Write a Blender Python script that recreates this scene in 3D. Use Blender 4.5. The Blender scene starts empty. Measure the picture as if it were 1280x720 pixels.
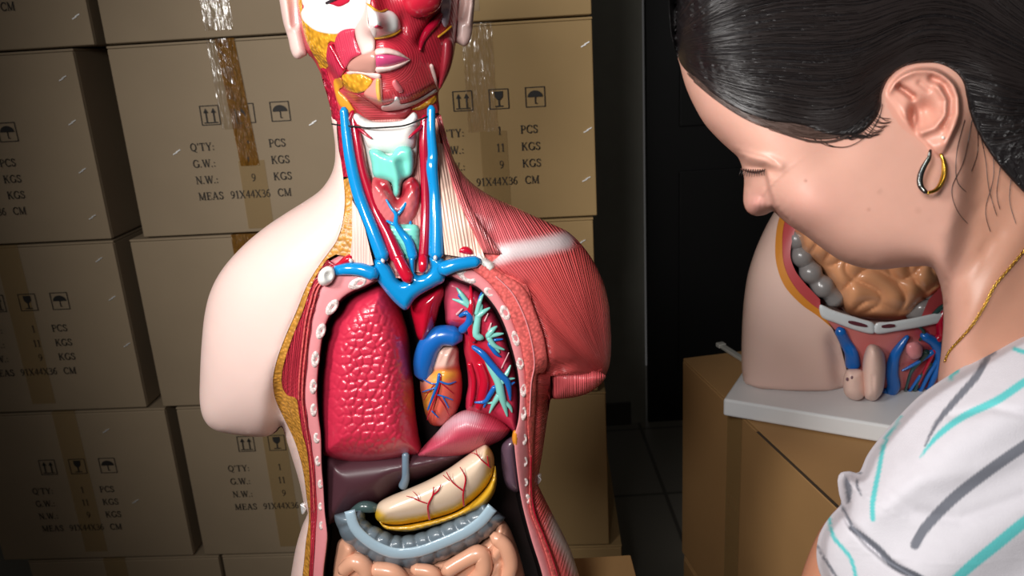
import bpy, math, random
import numpy as np
from mathutils.geometry import delaunay_2d_cdt
from mathutils import Vector
random.seed(4); RNG = np.random.default_rng(7)
SC = bpy.context.scene; COL = SC.collection
# ------------------------------------------------------------------ camera
FPX, PITCH, ROLL, CAMZ = 1000.0, 0.295, 0.060, 1.40
CP, SP = math.cos(PITCH), math.sin(PITCH)
Fv = np.array([0, CP, -SP]); R0 = np.array([1., 0, 0]); U0 = np.array([0, SP, CP])
Rv = R0*math.cos(ROLL) - U0*math.sin(ROLL); Uv = U0*math.cos(ROLL) + R0*math.sin(ROLL)
C0 = np.array([0, 0, CAMZ])
cd = bpy.data.cameras.new('camera'); cam = bpy.data.objects.new('camera', cd); COL.objects.link(cam)
from mathutils import Matrix
cam.matrix_world = Matrix(((Rv[0], Uv[0], -Fv[0], 0), (Rv[1], Uv[1], -Fv[1], 0), (Rv[2], Uv[2], -Fv[2], CAMZ), (0, 0, 0, 1)))
cd.sensor_width = 36; cd.lens = FPX/1280*36; cd.clip_start = .02; SC.camera = cam
cd.dof.use_dof = True; cd.dof.focus_distance = .82; cd.dof.aperture_fstop = 10
def rays(x, y):
    x = np.atleast_1d(np.asarray(x, float)); y = np.atleast_1d(np.asarray(y, float))
    return Fv[None]*FPX + Rv[None]*(x-640)[:, None] - Uv[None]*(y-360)[:, None]
class Upright:                      # a vertical plane at distance Y0; w = relief towards the viewer
    def __init__(s, Y0, S, zmin=-9): s.Y0, s.S, s.zmin = Y0, S, zmin
    def __call__(s, x, y, w):
        d = rays(x, y); t = (s.Y0 - np.asarray(w, float)*s.S)/d[:, 1]
        P = C0 + d*t[:, None]; P[:, 2] = np.maximum(P[:, 2], s.zmin); return P
class Facing:                       # a plane tilted like the leaning person
    def __init__(s, Z0, S): s.Z0, s.S = Z0, S
    def __call__(s, x, y, w):
        d = rays(x, y); return C0 + d*((s.Z0 - np.asarray(w, float)*s.S)/FPX)[:, None]
def ground(px, py, z):
    d = rays(px, py)[0]; t = (z-CAMZ)/d[2]; return C0 + d*t
# ------------------------------------------------------------------ colour and materials
def lin(h):
    if not isinstance(h, str): return tuple(h)
    h = h.lstrip('#'); o = []
    for i in (0, 2, 4):
        c = int(h[i:i+2], 16)/255; o.append(c/12.92 if c <= .04045 else ((c+.055)/1.055)**2.4)
    return tuple(o)
def L(h): return np.array(lin(h))
MATS = {}
def mat(name, color='#888888', rough=.4, spec=.5, coat=0., metal=0., bump=None, vary=0., paint=False, sss=0., alpha=1., scale=1., bs=.3, dist=.002, extra=None):
    if name in MATS: return MATS[name]
    m = bpy.data.materials.new(name); m.use_nodes = True; nt = m.node_tree; N = nt.nodes; K = nt.links
    b = N['Principled BSDF']; b.inputs['Roughness'].default_value = rough; b.inputs['Specular IOR Level'].default_value = spec
    b.inputs['Metallic'].default_value = metal; b.inputs['Coat Weight'].default_value = coat; b.inputs['Coat Roughness'].default_value = .12
    if sss: b.inputs['Subsurface Weight'].default_value = sss; b.inputs['Subsurface Scale'].default_value = .004
    tc = N.new('ShaderNodeTexCoord')
    if paint:
        a = N.new('ShaderNodeAttribute'); a.attribute_name = 'col'; src = a.outputs['Color']
    else:
        r = N.new('ShaderNodeRGB'); r.outputs[0].default_value = (*lin(color), 1); src = r.outputs[0]
    nz = N.new('ShaderNodeTexNoise'); nz.inputs['Scale'].default_value = 14*scale; nz.inputs['Detail'].default_value = 5
    K.new(tc.outputs['Object'], nz.inputs['Vector'])
    hsv = N.new('ShaderNodeHueSaturation'); mr = N.new('ShaderNodeMapRange')
    mr.inputs['From Min'].default_value = .3; mr.inputs['From Max'].default_value = .7
    mr.inputs['To Min'].default_value = 1-vary-.02; mr.inputs['To Max'].default_value = 1+vary+.02
    K.new(nz.outputs[0], mr.inputs[0]); K.new(mr.outputs[0], hsv.inputs['Value']); K.new(src, hsv.inputs['Color']); src = hsv.outputs[0]
    h = None
    if bump == 'fibre':
        uv = N.new('ShaderNodeUVMap'); n2 = N.new('ShaderNodeTexNoise'); n2.inputs['Scale'].default_value = .35; n2.inputs['Detail'].default_value = 3
        mp = N.new('ShaderNodeMapping'); mp.inputs['Scale'].default_value = (.04, 1.0*scale, 1); K.new(uv.outputs[0], mp.inputs[0]); K.new(mp.outputs[0], n2.inputs['Vector'])
        wv = N.new('ShaderNodeTexWave'); wv.bands_direction = 'Y'; wv.inputs['Scale'].default_value = .085; wv.inputs['Distortion'].default_value = 4.5; wv.inputs['Detail'].default_value = 3; wv.inputs['Detail Scale'].default_value = 2.0
        K.new(mp.outputs[0], wv.inputs['Vector'])
        ad = N.new('ShaderNodeMath'); ad.operation = 'ADD'; K.new(n2.outputs[0], ad.inputs[0]); K.new(wv.outputs[1], ad.inputs[1]); h = ad.outputs[0]
        rm = N.new('ShaderNodeMapRange'); rm.inputs['From Min'].default_value = .3; rm.inputs['From Max'].default_value = 1.5; rm.inputs['To Min'].default_value = .88; rm.inputs['To Max'].default_value = 1.07
        K.new(h, rm.inputs[0]); h2 = N.new('ShaderNodeHueSaturation'); K.new(rm.outputs[0], h2.inputs['Value']); K.new(src, h2.inputs['Color']); src = h2.outputs[0]
    elif bump == 'grain':
        v = N.new('ShaderNodeTexVoronoi'); v.feature = 'SMOOTH_F1'; v.inputs['Scale'].default_value = 330*scale; K.new(tc.outputs['Object'], v.inputs['Vector'])
        iv = N.new('ShaderNodeMath'); iv.operation = 'SUBTRACT'; iv.inputs[0].default_value = 1; K.new(v.outputs[0], iv.inputs[1]); h = iv.outputs[0]
        rm = N.new('ShaderNodeMapRange'); rm.inputs['From Min'].default_value = .3; rm.inputs['From Max'].default_value = .9; rm.inputs['To Min'].default_value = .6; rm.inputs['To Max'].default_value = 1.25
        K.new(h, rm.inputs[0]); h2 = N.new('ShaderNodeHueSaturation'); K.new(rm.outputs[0], h2.inputs['Value']); K.new(src, h2.inputs['Color']); src = h2.outputs[0]
    elif bump == 'noise':
        n2 = N.new('ShaderNodeTexNoise'); n2.inputs['Scale'].default_value = 120*scale; n2.inputs['Detail'].default_value = 6; K.new(tc.outputs['Object'], n2.inputs['Vector']); h = n2.outputs[0]
    if h is not None:
        bp = N.new('ShaderNodeBump'); bp.inputs['Strength'].default_value = bs
        if paint and bump == 'fibre':
            mu = N.new('ShaderNodeMath'); mu.operation = 'MULTIPLY'; mu.inputs[1].default_value = bs; K.new(a.outputs['Alpha'], mu.inputs[0]); K.new(mu.outputs[0], bp.inputs['Strength'])
        bp.inputs['Distance'].default_value = dist
        K.new(h, bp.inputs['Height']); K.new(bp.outputs[0], b.inputs['Normal'])
    K.new(src, b.inputs['Base Color'])
    if alpha < 1: b.inputs['Alpha'].default_value = alpha
    MATS[name] = m
    if extra: extra(nt, b)
    return m
# ------------------------------------------------------------------ object helpers
def link(name, me, m, parent=None):
    o = bpy.data.objects.new(name, me); COL.objects.link(o)
    if m is not None: me.materials.append(m)
    if parent is not None:
        o.parent = parent; o.matrix_parent_inverse = parent.matrix_world.inverted()
    return o
def thing(name, label, cat, loc=(0, 0, 0), rz=0, group=None):
    o = bpy.data.objects.new(name, None); COL.objects.link(o); o.empty_display_size = .05
    o.matrix_world = Matrix.Translation(Vector(loc)) @ Matrix.Rotation(rz, 4, 'Z')
    o['label'] = label; o['category'] = cat
    if group: o['group'] = group
    return o
def tag(o, label, cat, group=None):
    o['label'] = label; o['category'] = cat
    if group: o['group'] = group
    return o
def mesh(name, V, F, smooth=True):
    me = bpy.data.meshes.new(name); me.from_pydata([tuple(map(float, v)) for v in V], [], [tuple(map(int, f)) for f in F])
    me.update()
    if smooth: me.polygons.foreach_set('use_smooth', [True]*len(me.polygons))
    return me
class MB:
    def __init__(s): s.V = []; s.F = []; s.C = []
    def add(s, V, F, c=None):
        n = len(s.V); s.V += [tuple(v) for v in V]; s.F += [tuple(i+n for i in f) for f in F]; s.C += [c]*len(V)
    def box(s, lo, hi, c=None):
        x0, y0, z0 = lo; x1, y1, z1 = hi
        s.add([(x0,y0,z0),(x1,y0,z0),(x1,y1,z0),(x0,y1,z0),(x0,y0,z1),(x1,y0,z1),(x1,y1,z1),(x0,y1,z1)],
              [(0,3,2,1),(4,5,6,7),(0,1,5,4),(1,2,6,5),(2,3,7,6),(3,0,4,7)], c)
    def build(s, name, m, parent=None, smooth=False, bevel=0, local=True):
        me = mesh(name, s.V, s.F, smooth)
        if s.C and s.C[0] is not None: setcol(me, np.array([c for c in s.C]))
        o = bpy.data.objects.new(name, me); COL.objects.link(o); me.materials.append(m)
        if parent is not None:
            o.parent = parent
            if not local: o.matrix_parent_inverse = parent.matrix_world.inverted()
        if bevel:
            b = o.modifiers.new('bevel', 'BEVEL'); b.width = bevel; b.segments = 3; b.limit_method = 'ANGLE'
        return o
def setcol(me, C):
    a = me.color_attributes.new('col', 'FLOAT_COLOR', 'POINT')
    C = np.asarray(C, float); C = C if C.shape[1] == 4 else np.concatenate([C, np.ones((len(C), 1))], 1); a.data.foreach_set('color', C.ravel())
# ------------------------------------------------------------------ curves
def cr(P, step=3., closed=False):
    P = np.asarray(P, float); n = len(P); out = []
    rng = range(n) if closed else range(n-1)
    for i in rng:
        if closed: a, b, c, d = P[(i-1) % n], P[i], P[(i+1) % n], P[(i+2) % n]
        else: a, b, c, d = P[max(i-1, 0)], P[i], P[i+1], P[min(i+2, n-1)]
        k = max(1, int(round(np.hypot(*(c-b)[:2])/step)))
        for j in range(k):
            t = j/k
            out.append(.5*((2*b)+(-a+c)*t+(2*a-5*b+4*c-d)*t*t+(-a+3*b-3*c+d)*t**3))
    if not closed: out.append(P[-1])
    return np.array(out)
def pl(P, step=3.):                  # straight-sided resample (closed)
    P = np.asarray(P, float); out = []
    for i in range(len(P)):
        a, b = P[i], P[(i+1) % len(P)]; k = max(1, int(round(np.hypot(*(b-a))/step)))
        out += [a+(b-a)*j/k for j in range(k)]
    return np.array(out)
def seg_dist(X, Y, P, closed=True):
    A = P; B = np.roll(P, -1, 0) if closed else P[1:]
    if not closed: A = P[:-1]
    out = np.full(len(X), 1e9)
    for i0 in range(0, len(X), 2000):
        x = X[i0:i0+2000, None]; y = Y[i0:i0+2000, None]
        dx, dy = (B-A)[:, 0], (B-A)[:, 1]; l2 = dx*dx+dy*dy+1e-12
        t = np.clip(((x-A[:, 0])*dx+(y-A[:, 1])*dy)/l2, 0, 1)
        out[i0:i0+2000] = np.sqrt(((x-A[:, 0]-t*dx)**2+(y-A[:, 1]-t*dy)**2).min(1))
    return out
def inside(X, Y, P):
    r = np.zeros(len(X), bool); x0, y0 = P[:, 0], P[:, 1]; x1, y1 = np.roll(x0, -1), np.roll(y0, -1)
    for i in range(len(P)):
        if y0[i] == y1[i]: continue
        c = ((y0[i] > Y) != (y1[i] > Y)) & (X < (x1[i]-x0[i])*(Y-y0[i])/(y1[i]-y0[i])+x0[i]); r ^= c
    return r
def polydist(X, Y, P): return seg_dist(np.asarray(X, float), np.asarray(Y, float), np.asarray(P, float), False)
def bumpf(X, Y, P, s):               # 1 on a polyline, fading over s
    return np.exp(-(polydist(X, Y, P)/s)**2)
def ss(a, b, x): t = np.clip((x-a)/(b-a), 0, 1); return t*t*(3-2*t)
class Field:                         # smooth relief that is 0 on the outline
    def __init__(s, P, k=.8, cap=110, res=4.):
        s.P = P; s.k = k; s.cap = cap; s.res = res
        s.x0, s.y0 = P.min(0)-3*res; x1, y1 = P.max(0)+3*res
        nx, ny = int((x1-s.x0)/res)+1, int((y1-s.y0)/res)+1
        gx = s.x0+np.arange(nx)*res; gy = s.y0+np.arange(ny)*res; X, Y = np.meshgrid(gx, gy)
        M = inside(X.ravel(), Y.ravel(), P).reshape(ny, nx); D = seg_dist(X.ravel(), Y.ravel(), P).reshape(ny, nx)
        u = np.where(M, D*40, 0.)
        par = (np.add.outer(np.arange(ny), np.arange(nx)) % 2).astype(bool)
        for it in range(500):
            for q in (par, ~par):
                nb = np.zeros_like(u); nb[1:-1, 1:-1] = (u[2:, 1:-1]+u[:-2, 1:-1]+u[1:-1, 2:]+u[1:-1, :-2]+res*res)/4
                u = np.where(M & q, u+1.85*(nb-u), u)
        ok = M & (D > res*.7); g = np.where(ok, u/np.maximum(D, .1), 0); w = ok.astype(float)
        for it in range(12):
            gs = np.zeros_like(g); ws = np.zeros_like(w)
            for a in (-1, 0, 1):
                for b in (-1, 0, 1):
                    gs += np.roll(np.roll(g*w, a, 0), b, 1); ws += np.roll(np.roll(w, a, 0), b, 1)
            new = (w == 0) & (ws > 0); g = np.where(new, gs/np.maximum(ws, 1e-9), g); w = np.where(new, 1., w)
        s.g = g
    def __call__(s, x, y):
        x = np.asarray(x, float); y = np.asarray(y, float)
        d = seg_dist(x, y, s.P)
        fx = np.clip((x-s.x0)/s.res, 0, s.g.shape[1]-1.001); fy = np.clip((y-s.y0)/s.res, 0, s.g.shape[0]-1.001)
        i = fx.astype(int); j = fy.astype(int); a = fx-i; b = fy-j; g = s.g
        v = (g[j, i]*(1-a)+g[j, i+1]*a)*(1-b)+(g[j+1, i]*(1-a)+g[j+1, i+1]*a)*b
        h = s.k*np.sqrt(np.maximum(2*v*d, 0)); return h/(1+(h/s.cap)**4)**.25
# ------------------------------------------------------------------ outline -> solid with relief
def tri(P, step, dense=None):
    P = np.asarray(P, float); (x0, y0), (x1, y1) = P.min(0), P.max(0)
    pts = []
    def grid(st, poly=None, lo=(x0, y0), hi=(x1, y1)):
        gy = np.arange(lo[1], hi[1]+st, st*.866); o = []
        for r, yy in enumerate(gy):
            o.append(np.stack([np.arange(lo[0]+(r % 2)*st/2, hi[0]+st, st), np.full(len(np.arange(lo[0]+(r % 2)*st/2, hi[0]+st, st)), yy)], 1))
        o = np.concatenate(o); k = inside(o[:, 0], o[:, 1], P)
        if poly is not None: k &= inside(o[:, 0], o[:, 1], np.asarray(poly, float))
        return o[k]
    G = grid(step)
    if dense:
        for poly, st in dense:
            poly = np.asarray(poly, float); G = G[~inside(G[:, 0], G[:, 1], poly)]; G = np.concatenate([G, grid(st, poly, poly.min(0), poly.max(0))])
    nx = np.roll(P, -1, 0)-np.roll(P, 1, 0); nn = np.stack([nx[:, 1], -nx[:, 0]], 1); nn /= np.maximum(np.hypot(nn[:, 0], nn[:, 1]), 1e-9)[:, None]
    area = .5*np.sum(P[:, 0]*np.roll(P[:, 1], -1)-np.roll(P[:, 0], -1)*P[:, 1]); nn *= -1 if area > 0 else 1
    G = G[seg_dist(G[:, 0], G[:, 1], P) > step*.62]
    rings = []
    for f in (.12, .38):
        Q = P+nn*step*f; k = inside(Q[:, 0], Q[:, 1], P); Q = Q[k]; Q = Q[seg_dist(Q[:, 0], Q[:, 1], P) > step*f*.8]; rings.append(Q)
    A = np.concatenate([P]+rings+[G])
    vs, es, fs, *_ = delaunay_2d_cdt([Vector(p) for p in A], [], [list(range(len(P)))], 1, 1e-4)
    V = np.array([(v[0], v[1]) for v in vs]); T = np.array([f for f in fs if len(f) == 3])
    a, b, c = V[T[:, 0]], V[T[:, 1]], V[T[:, 2]]
    cr_ = (b[:, 0]-a[:, 0])*(c[:, 1]-a[:, 1])-(b[:, 1]-a[:, 1])*(c[:, 0]-a[:, 0])
    T[cr_ > 0] = T[cr_ > 0][:, ::-1]
    used = np.unique(T); mp = -np.ones(len(V), int); mp[used] = np.arange(len(used)); return V[used], mp[T]
def prof(d, R): t = np.clip(d/R, 0, 1); return np.sqrt(np.maximum(1-(1-t)**2, 0))
def solid(name, P, m, parent, fr, front, back=None, thick=None, step=4., col=None, uv=None, dense=None, floor=None):
    """front(x,y,d)->w.  back(x,y,d)->w: closed at the outline; thick: an extruded edge of that many px."""
    V, T = tri(P, step, dense); x, y = V[:, 0], V[:, 1]; d = seg_dist(x, y, np.asarray(P, float)); n = len(V)
    wf = front(x, y, d)*np.ones(n)
    E = {}
    for t in T:
        for i in range(3):
            a, b = int(t[i]), int(t[(i+1) % 3])
            if (b, a) in E: del E[(b, a)]
            else: E[(a, b)] = 1
    bd = set(a for e in E for a in e)
    if back is not None:
        wb = back(x, y, d)*np.ones(n); wb = np.minimum(wb, wf-.01); mp = np.empty(n, int); keep = []
        for i in range(n):
            if i in bd: mp[i] = i
            else: mp[i] = n+len(keep); keep.append(i)
        W = fr(x, y, wf); Wb = fr(x[keep], y[keep], wb[keep]); AV = np.concatenate([W, Wb])
        F = [tuple(t) for t in T]+[tuple(mp[t][::-1]) for t in T]; idx = np.concatenate([np.arange(n), keep]).astype(int)
    else:
        wb = (floor(x, y, d)*np.ones(n) if floor is not None else wf-thick)
        bl = sorted(bd); mp = {v: n+n+i for i, v in enumerate(bl)}; mp2 = {v: n+n+len(bl)+i for i, v in enumerate(bl)}
        W = fr(x, y, wf); Wb = fr(x, y, wb); AV = np.concatenate([W, Wb, W[bl], Wb[bl]])
        F = [tuple(t) for t in T]+[tuple((t+n)[::-1]) for t in T]
        F += [(mp[b], mp[a], mp2[a], mp2[b]) for a, b in E]; idx = np.concatenate([np.arange(n), np.arange(n), bl, bl]).astype(int)
    me = mesh(name, AV, F)
    if col is not None:
        C = col(x, y, d); setcol(me, np.asarray(C)[idx])
    if uv is not None:
        u, v = uv(x, y); u = (u*np.ones(n))[idx]; v = (v*np.ones(n))[idx]; ul = me.uv_layers.new(name='UVMap')
        li = np.empty(len(me.loops), int); me.loops.foreach_get('vertex_index', li); ul.data.foreach_set('uv', np.stack([u[li], v[li]], 1).ravel())
    return link(name, me, m, parent)
def puff(name, P, m, parent, fr, w0, H, R=None, hb=None, step=4., extra=None, **k):
    P = np.asarray(P, float)
    if R is None: R = 1e9
    cx = [0]
    def front(x, y, d):
        r = min(R, d.max()*1.02); base = w0(x, y) if callable(w0) else w0
        f = base+H*prof(d, r)
        if extra is not None: f = f+extra(x, y, d)
        return f
    def back(x, y, d):
        r = min(R, d.max()*1.02); base = w0(x, y) if callable(w0) else w0
        return base-(H*.5 if hb is None else hb)*prof(d, r)
    return solid(name, P, m, parent, fr, front, back, step=step, **k)
def tube_mesh(pts, fr, seg=10, step=3.):
    """pts rows (x, y, w, r) in px."""
    Q = cr(np.asarray(pts, float), step); W = fr(Q[:, 0], Q[:, 1], Q[:, 2]); r = Q[:, 3]*fr.S
    n = len(W); T = np.gradient(W, axis=0); T /= np.linalg.norm(T, axis=1)[:, None]+1e-12
    up = np.array([0, -1., .05]); V = []; F = []
    rows = [(W[0]-T[0]*r[0]*.8, T[0], r[0]*.45)]+[(W[i], T[i], r[i]) for i in range(n)]+[(W[-1]+T[-1]*r[-1]*.8, T[-1], r[-1]*.45)]
    for p, t, rr in rows:
        a = np.cross(t, up); a /= np.linalg.norm(a)+1e-9; b = np.cross(a, t)
        for j in range(seg):
            q = 2*math.pi*j/seg; V.append(p+rr*(a*math.cos(q)+b*math.sin(q)))
    m_ = len(rows)
    for i in range(m_-1):
        for j in range(seg): k = (j+1) % seg; F.append((i*seg+j, i*seg+k, (i+1)*seg+k, (i+1)*seg+j))
    F.append(tuple(range(seg))[::-1]); F.append(tuple((m_-1)*seg+j for j in range(seg)))
    return V, F
def tubes(name, lst, m, parent, fr, seg=10, step=3.):
    b = MB()
    for p in lst: b.add(*tube_mesh(p, fr, seg, step))
    return link(name, mesh(name, b.V, b.F), m, parent)
def cells(x, y, size, seed=1):       # pebble relief: 0 at the borders, 1 in the middle of a pebble
    r = np.random.default_rng(seed); x0, y0 = x.min()-size, y.min()-size
    nx, ny = int((x.max()-x0)/size)+3, int((y.max()-y0)/size)+3
    sx = x0+(np.arange(nx)[None]+.5+(r.random((ny, nx))-.5)*.8+(np.arange(ny)[:, None] % 2)*.5-.25)*size
    sy = y0+(np.arange(ny)[:, None]+.5+(r.random((ny, nx))-.5)*.8)*size
    sx, sy = sx.ravel(), sy.ravel(); f1 = np.full(len(x), 1e9); f2 = np.full(len(x), 1e9)
    for i0 in range(0, len(x), 2000):
        D = np.hypot(x[i0:i0+2000, None]-sx, y[i0:i0+2000, None]-sy); D.partition(1, axis=1)
        f1[i0:i0+2000] = D[:, 0]; f2[i0:i0+2000] = D[:, 1]
    return ss(0, .3, (f2-f1)/size)
def wa(c, a): return np.concatenate([c, np.asarray(a)[:, None]], 1)
def mix(a, b, t): t = np.asarray(t)[:, None]; return a*(1-t)+b*t
def first_run(P, ok):               # the longest unbroken stretch of a line that passes the test
    best = (0, 0); i = 0
    while i < len(P):
        if ok[i]:
            j = i
            while j < len(P) and ok[j]: j += 1
            if j-i > best[1]-best[0]: best = (i, j)
            i = j
        else: i += 1
    return P[best[0]:best[1]]
# ================================================================== room
def struct(o): o['kind'] = 'structure'; return o
M_FLOOR = mat('floor_tile', '#6d675e', rough=.35, vary=.12, scale=.3)
def tile_lines(nt, b):
    N, K = nt.nodes, nt.links; tc = N.new('ShaderNodeTexCoord'); br = N.new('ShaderNodeTexBrick'); br.offset = 0
    br.inputs['Scale'].default_value = 1; br.inputs['Brick Width'].default_value = .45; br.inputs['Row Height'].default_value = .45; br.inputs['Mortar Size'].default_value = .006
    br.inputs['Color1'].default_value = (*lin('#827d72'), 1); br.inputs['Color2'].default_value = (*lin('#7a756a'), 1); br.inputs['Mortar'].default_value = (*lin('#544f48'), 1)
    K.new(tc.outputs['Object'], br.inputs['Vector']); K.new(br.outputs[0], b.inputs['Base Color'])
tile_lines(M_FLOOR.node_tree, M_FLOOR.node_tree.nodes['Principled BSDF'])
f = MB(); f.box((-3, -1.5, -.1), (3, 3.3, 0)); struct(f.build('floor', M_FLOOR))
xw = ground(808, 200, 1.0)           # where the pillar stops
WY = 2.75
def at_y(px, py, Y): d = rays(px, py)[0]; return C0+d*(Y/d[1])
DX = at_y(806, 300, WY)[0]
M_WALL = mat('wall_paint', '#98968a', rough=.8, vary=.03, bump='noise', bs=.1)
w = MB(); w.box((-3, WY, 0), (DX-.002, WY+.15, 2.7)); w.box((DX+1.0, WY, 0), (3, WY+.15, 2.7)); w.box((DX-.002, WY, 2.1), (DX+1.0, WY+.15, 2.7)); struct(w.build('wall_back', M_WALL))
w = MB(); w.box((-3.1, -1.5, 0), (-3, 3.3, 2.7)); struct(w.build('wall_left', M_WALL))
w = MB(); w.box((3, -1.5, 0), (3.1, 3.3, 2.7)); struct(w.build('wall_right', M_WALL))
w = MB(); w.box((-3, WY-.012, 0), (DX-.06, WY, .09)); struct(w.build('baseboard_back', mat('skirting', '#4d4a43', rough=.6)))
M_DARK = mat('black_door_paint', '#0b0a0a', rough=.55)
dr = thing('door_1', 'black door leaf', 'door', ((DX+.5), WY, 0)); del dr['category']; del dr['label']; struct(dr)
w = MB(); w.box((-.49, .0, .0), (.49, .04, 2.09)); w.build('door_leaf', M_DARK, dr, bevel=.003)
w = MB()
for z0, z1 in ((.2, .95), (1.1, 1.9)): w.box((-.38, -.008, z0), (.38, .002, z1))
w.build('door_panel', M_DARK, dr, bevel=.004)
w = MB(); w.box((.38, -.05, 1.0), (.44, -.03, 1.02)); w.box((.41, -.05, .99), (.43, .01, 1.03)); w.build('door_handle', mat('dull_metal', '#777777', metal=1, rough=.4), dr, bevel=.003)
# ================================================================== lettering: serif strokes in a 1-high box
def arc(cx, cy, rx, ry, a0, a1, n=9): return [(cx+rx*math.cos(math.radians(a0+(a1-a0)*i/n)), cy+ry*math.sin(math.radians(a0+(a1-a0)*i/n))) for i in range(n+1)]
T_, H_ = .075, .14
def srf(x, y, w=.24): return ([(x-w/2, y), (x+w/2, y)], .055)
GL = {
 'I': (.4, [([(.2, 0), (.2, 1)], H_), srf(.2, .02), srf(.2, .98)]),
 '1': (.5, [([(.27, 0), (.27, 1)], .12), ([(.27, .98), (.1, .82)], .07), srf(.27, .02, .3)]),
 'T': (.74, [([(.37, 0), (.37, .97)], H_), ([(.04, .96), (.7, .96)], T_), ([(.05, .96), (.05, .76)], .06), ([(.69, .96), (.69, .76)], .06), srf(.37, .02)]),
 'Y': (.78, [([(.39, 0), (.39, .45)], H_), ([(.39, .43), (.12, .97)], .13), ([(.39, .43), (.68, .97)], T_), srf(.39, .02), srf(.12, .98, .22), srf(.68, .98, .2)]),
 'Q': (.84, [(arc(.42, .5, .34, .47, 0, 360, 22), .11), ([(.4, .12), (.62, -.1), (.8, -.16)], .1)]),
 'G': (.84, [(arc(.44, .5, .36, .47, 48, 345, 16), .12), ([(.72, .06), (.72, .42)], .12), srf(.7, .43), ([(.72, .72), (.72, .96)], .05)]),
 'W': (1.08, [([(.1, .97), (.33, .02)], .13), ([(.33, .02), (.54, .9)], T_), ([(.54, .95), (.77, .02)], .13), ([(.77, .02), (.99, .97)], T_), srf(.1, .98), srf(.99, .98, .2), srf(.54, .98, .2)]),
 'N': (.84, [([(.16, 0), (.16, .97)], T_), ([(.14, .95), (.7, .03)], H_), ([(.7, 0), (.7, .97)], T_), srf(.16, .02), srf(.12, .98, .2), srf(.7, .98)]),
 'M': (1.0, [([(.14, 0), (.17, .97)], T_), ([(.16, .95), (.48, .04)], .13), ([(.48, .04), (.82, .95)], T_), ([(.83, 0), (.83, .97)], .13), srf(.14, .02, .2), srf(.84, .02), srf(.12, .98, .18), srf(.86, .98, .2)]),
 'E': (.72, [([(.18, 0), (.18, .98)], H_), ([(.05, .97), (.64, .97)], T_), ([(.05, .03), (.67, .03)], T_), ([(.18, .52), (.5, .52)], T_), ([(.63, .97), (.63, .78)], .05), ([(.66, .03), (.66, .24)], .05), ([(.5, .4), (.5, .63)], .05)]),
 'A': (.82, [([(.12, .02), (.4, .97)], T_), ([(.4, .98), (.7, .02)], H_), ([(.22, .34), (.6, .34)], T_), srf(.12, .02, .22), srf(.7, .02)]),
 'S': (.62, [([(.52, .78), (.45, .93), (.3, .97), (.15, .9), (.11, .75), (.2, .6), (.42, .46), (.53, .32), (.5, .12), (.35, .03), (.18, .05), (.09, .2)], .11), ([(.53, .72), (.53, .96)], .05), ([(.09, .03), (.09, .27)], .05)]),
 'X': (.8, [([(.12, .97), (.67, .03)], H_), ([(.66, .97), (.13, .03)], T_), srf(.12, .98, .22), srf(.67, .02, .24), srf(.66, .98, .2), srf(.13, .02, .2)]),
 'C': (.76, [(arc(.44, .5, .36, .47, 45, 315, 16), .12), ([(.7, .7), (.7, .96)], .05), ([(.7, .08), (.7, .26)], .05)]),
 'P': (.68, [([(.17, 0), (.17, .97)], H_), ([(.05, .97), (.38, .97), (.56, .9), (.6, .72), (.54, .54), (.38, .47), (.17, .47)], .085), srf(.17, .02)]),
 'K': (.82, [([(.17, 0), (.17, .97)], H_), ([(.2, .4), (.64, .97)], T_), ([(.36, .58), (.7, .03)], .13), srf(.17, .02), srf(.17, .98), srf(.64, .98, .2), srf(.72, .02, .2)]),
 '4': (.56, [([(.4, 0), (.4, .98)], .12), ([(.4, .97), (.04, .3), (.54, .3)], T_)]),
 '9': (.56, [(arc(.27, .68, .2, .28, 0, 360, 14), .085), ([(.47, .7), (.46, .4), (.33, .14), (.12, .03)], .1)]),
 '6': (.56, [(arc(.27, .31, .2, .28, 0, 360, 14), .085), ([(.07, .3), (.1, .62), (.24, .88), (.46, .98)], .1)]),
 '3': (.54, [([(.08, .85), (.2, .96), (.38, .93), (.44, .76), (.36, .58), (.2, .52)], .085), ([(.2, .52), (.4, .46), (.49, .28), (.4, .08), (.22, .02), (.06, .1)], .1)]),
 ':': (.3, [([(.13, .05), (.13, .15)], .12), ([(.13, .5), (.13, .6)], .12)]), '.': (.26, [([(.1, .02), (.1, .12)], .13)]), "'": (.26, [([(.12, 1.0), (.1, .72)], .09)]), ' ': (.4, []),
}
def write(b, s, x, z, h, sp=.07, y=0.):
    for ch in s:
        w, st = GL[ch]
        for P, t in st:
            for i in range(len(P)-1):
                a = np.array(P[i])*h; c = np.array(P[i+1])*h; d = c-a; l = np.hypot(*d)+1e-9; d = d/l; n = np.array([-d[1], d[0]])*t*h*.5; e = d*t*h*.18
                q = [a-n-e, c-n+e, c+n+e, a+n-e]; b.add([(x+p[0], y, z+p[1]) for p in q], [(0, 1, 2, 3)])
        x += (w+sp)*h
    return x
M_INK = mat('printing_ink', '#1f1b17', rough=.7)
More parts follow.
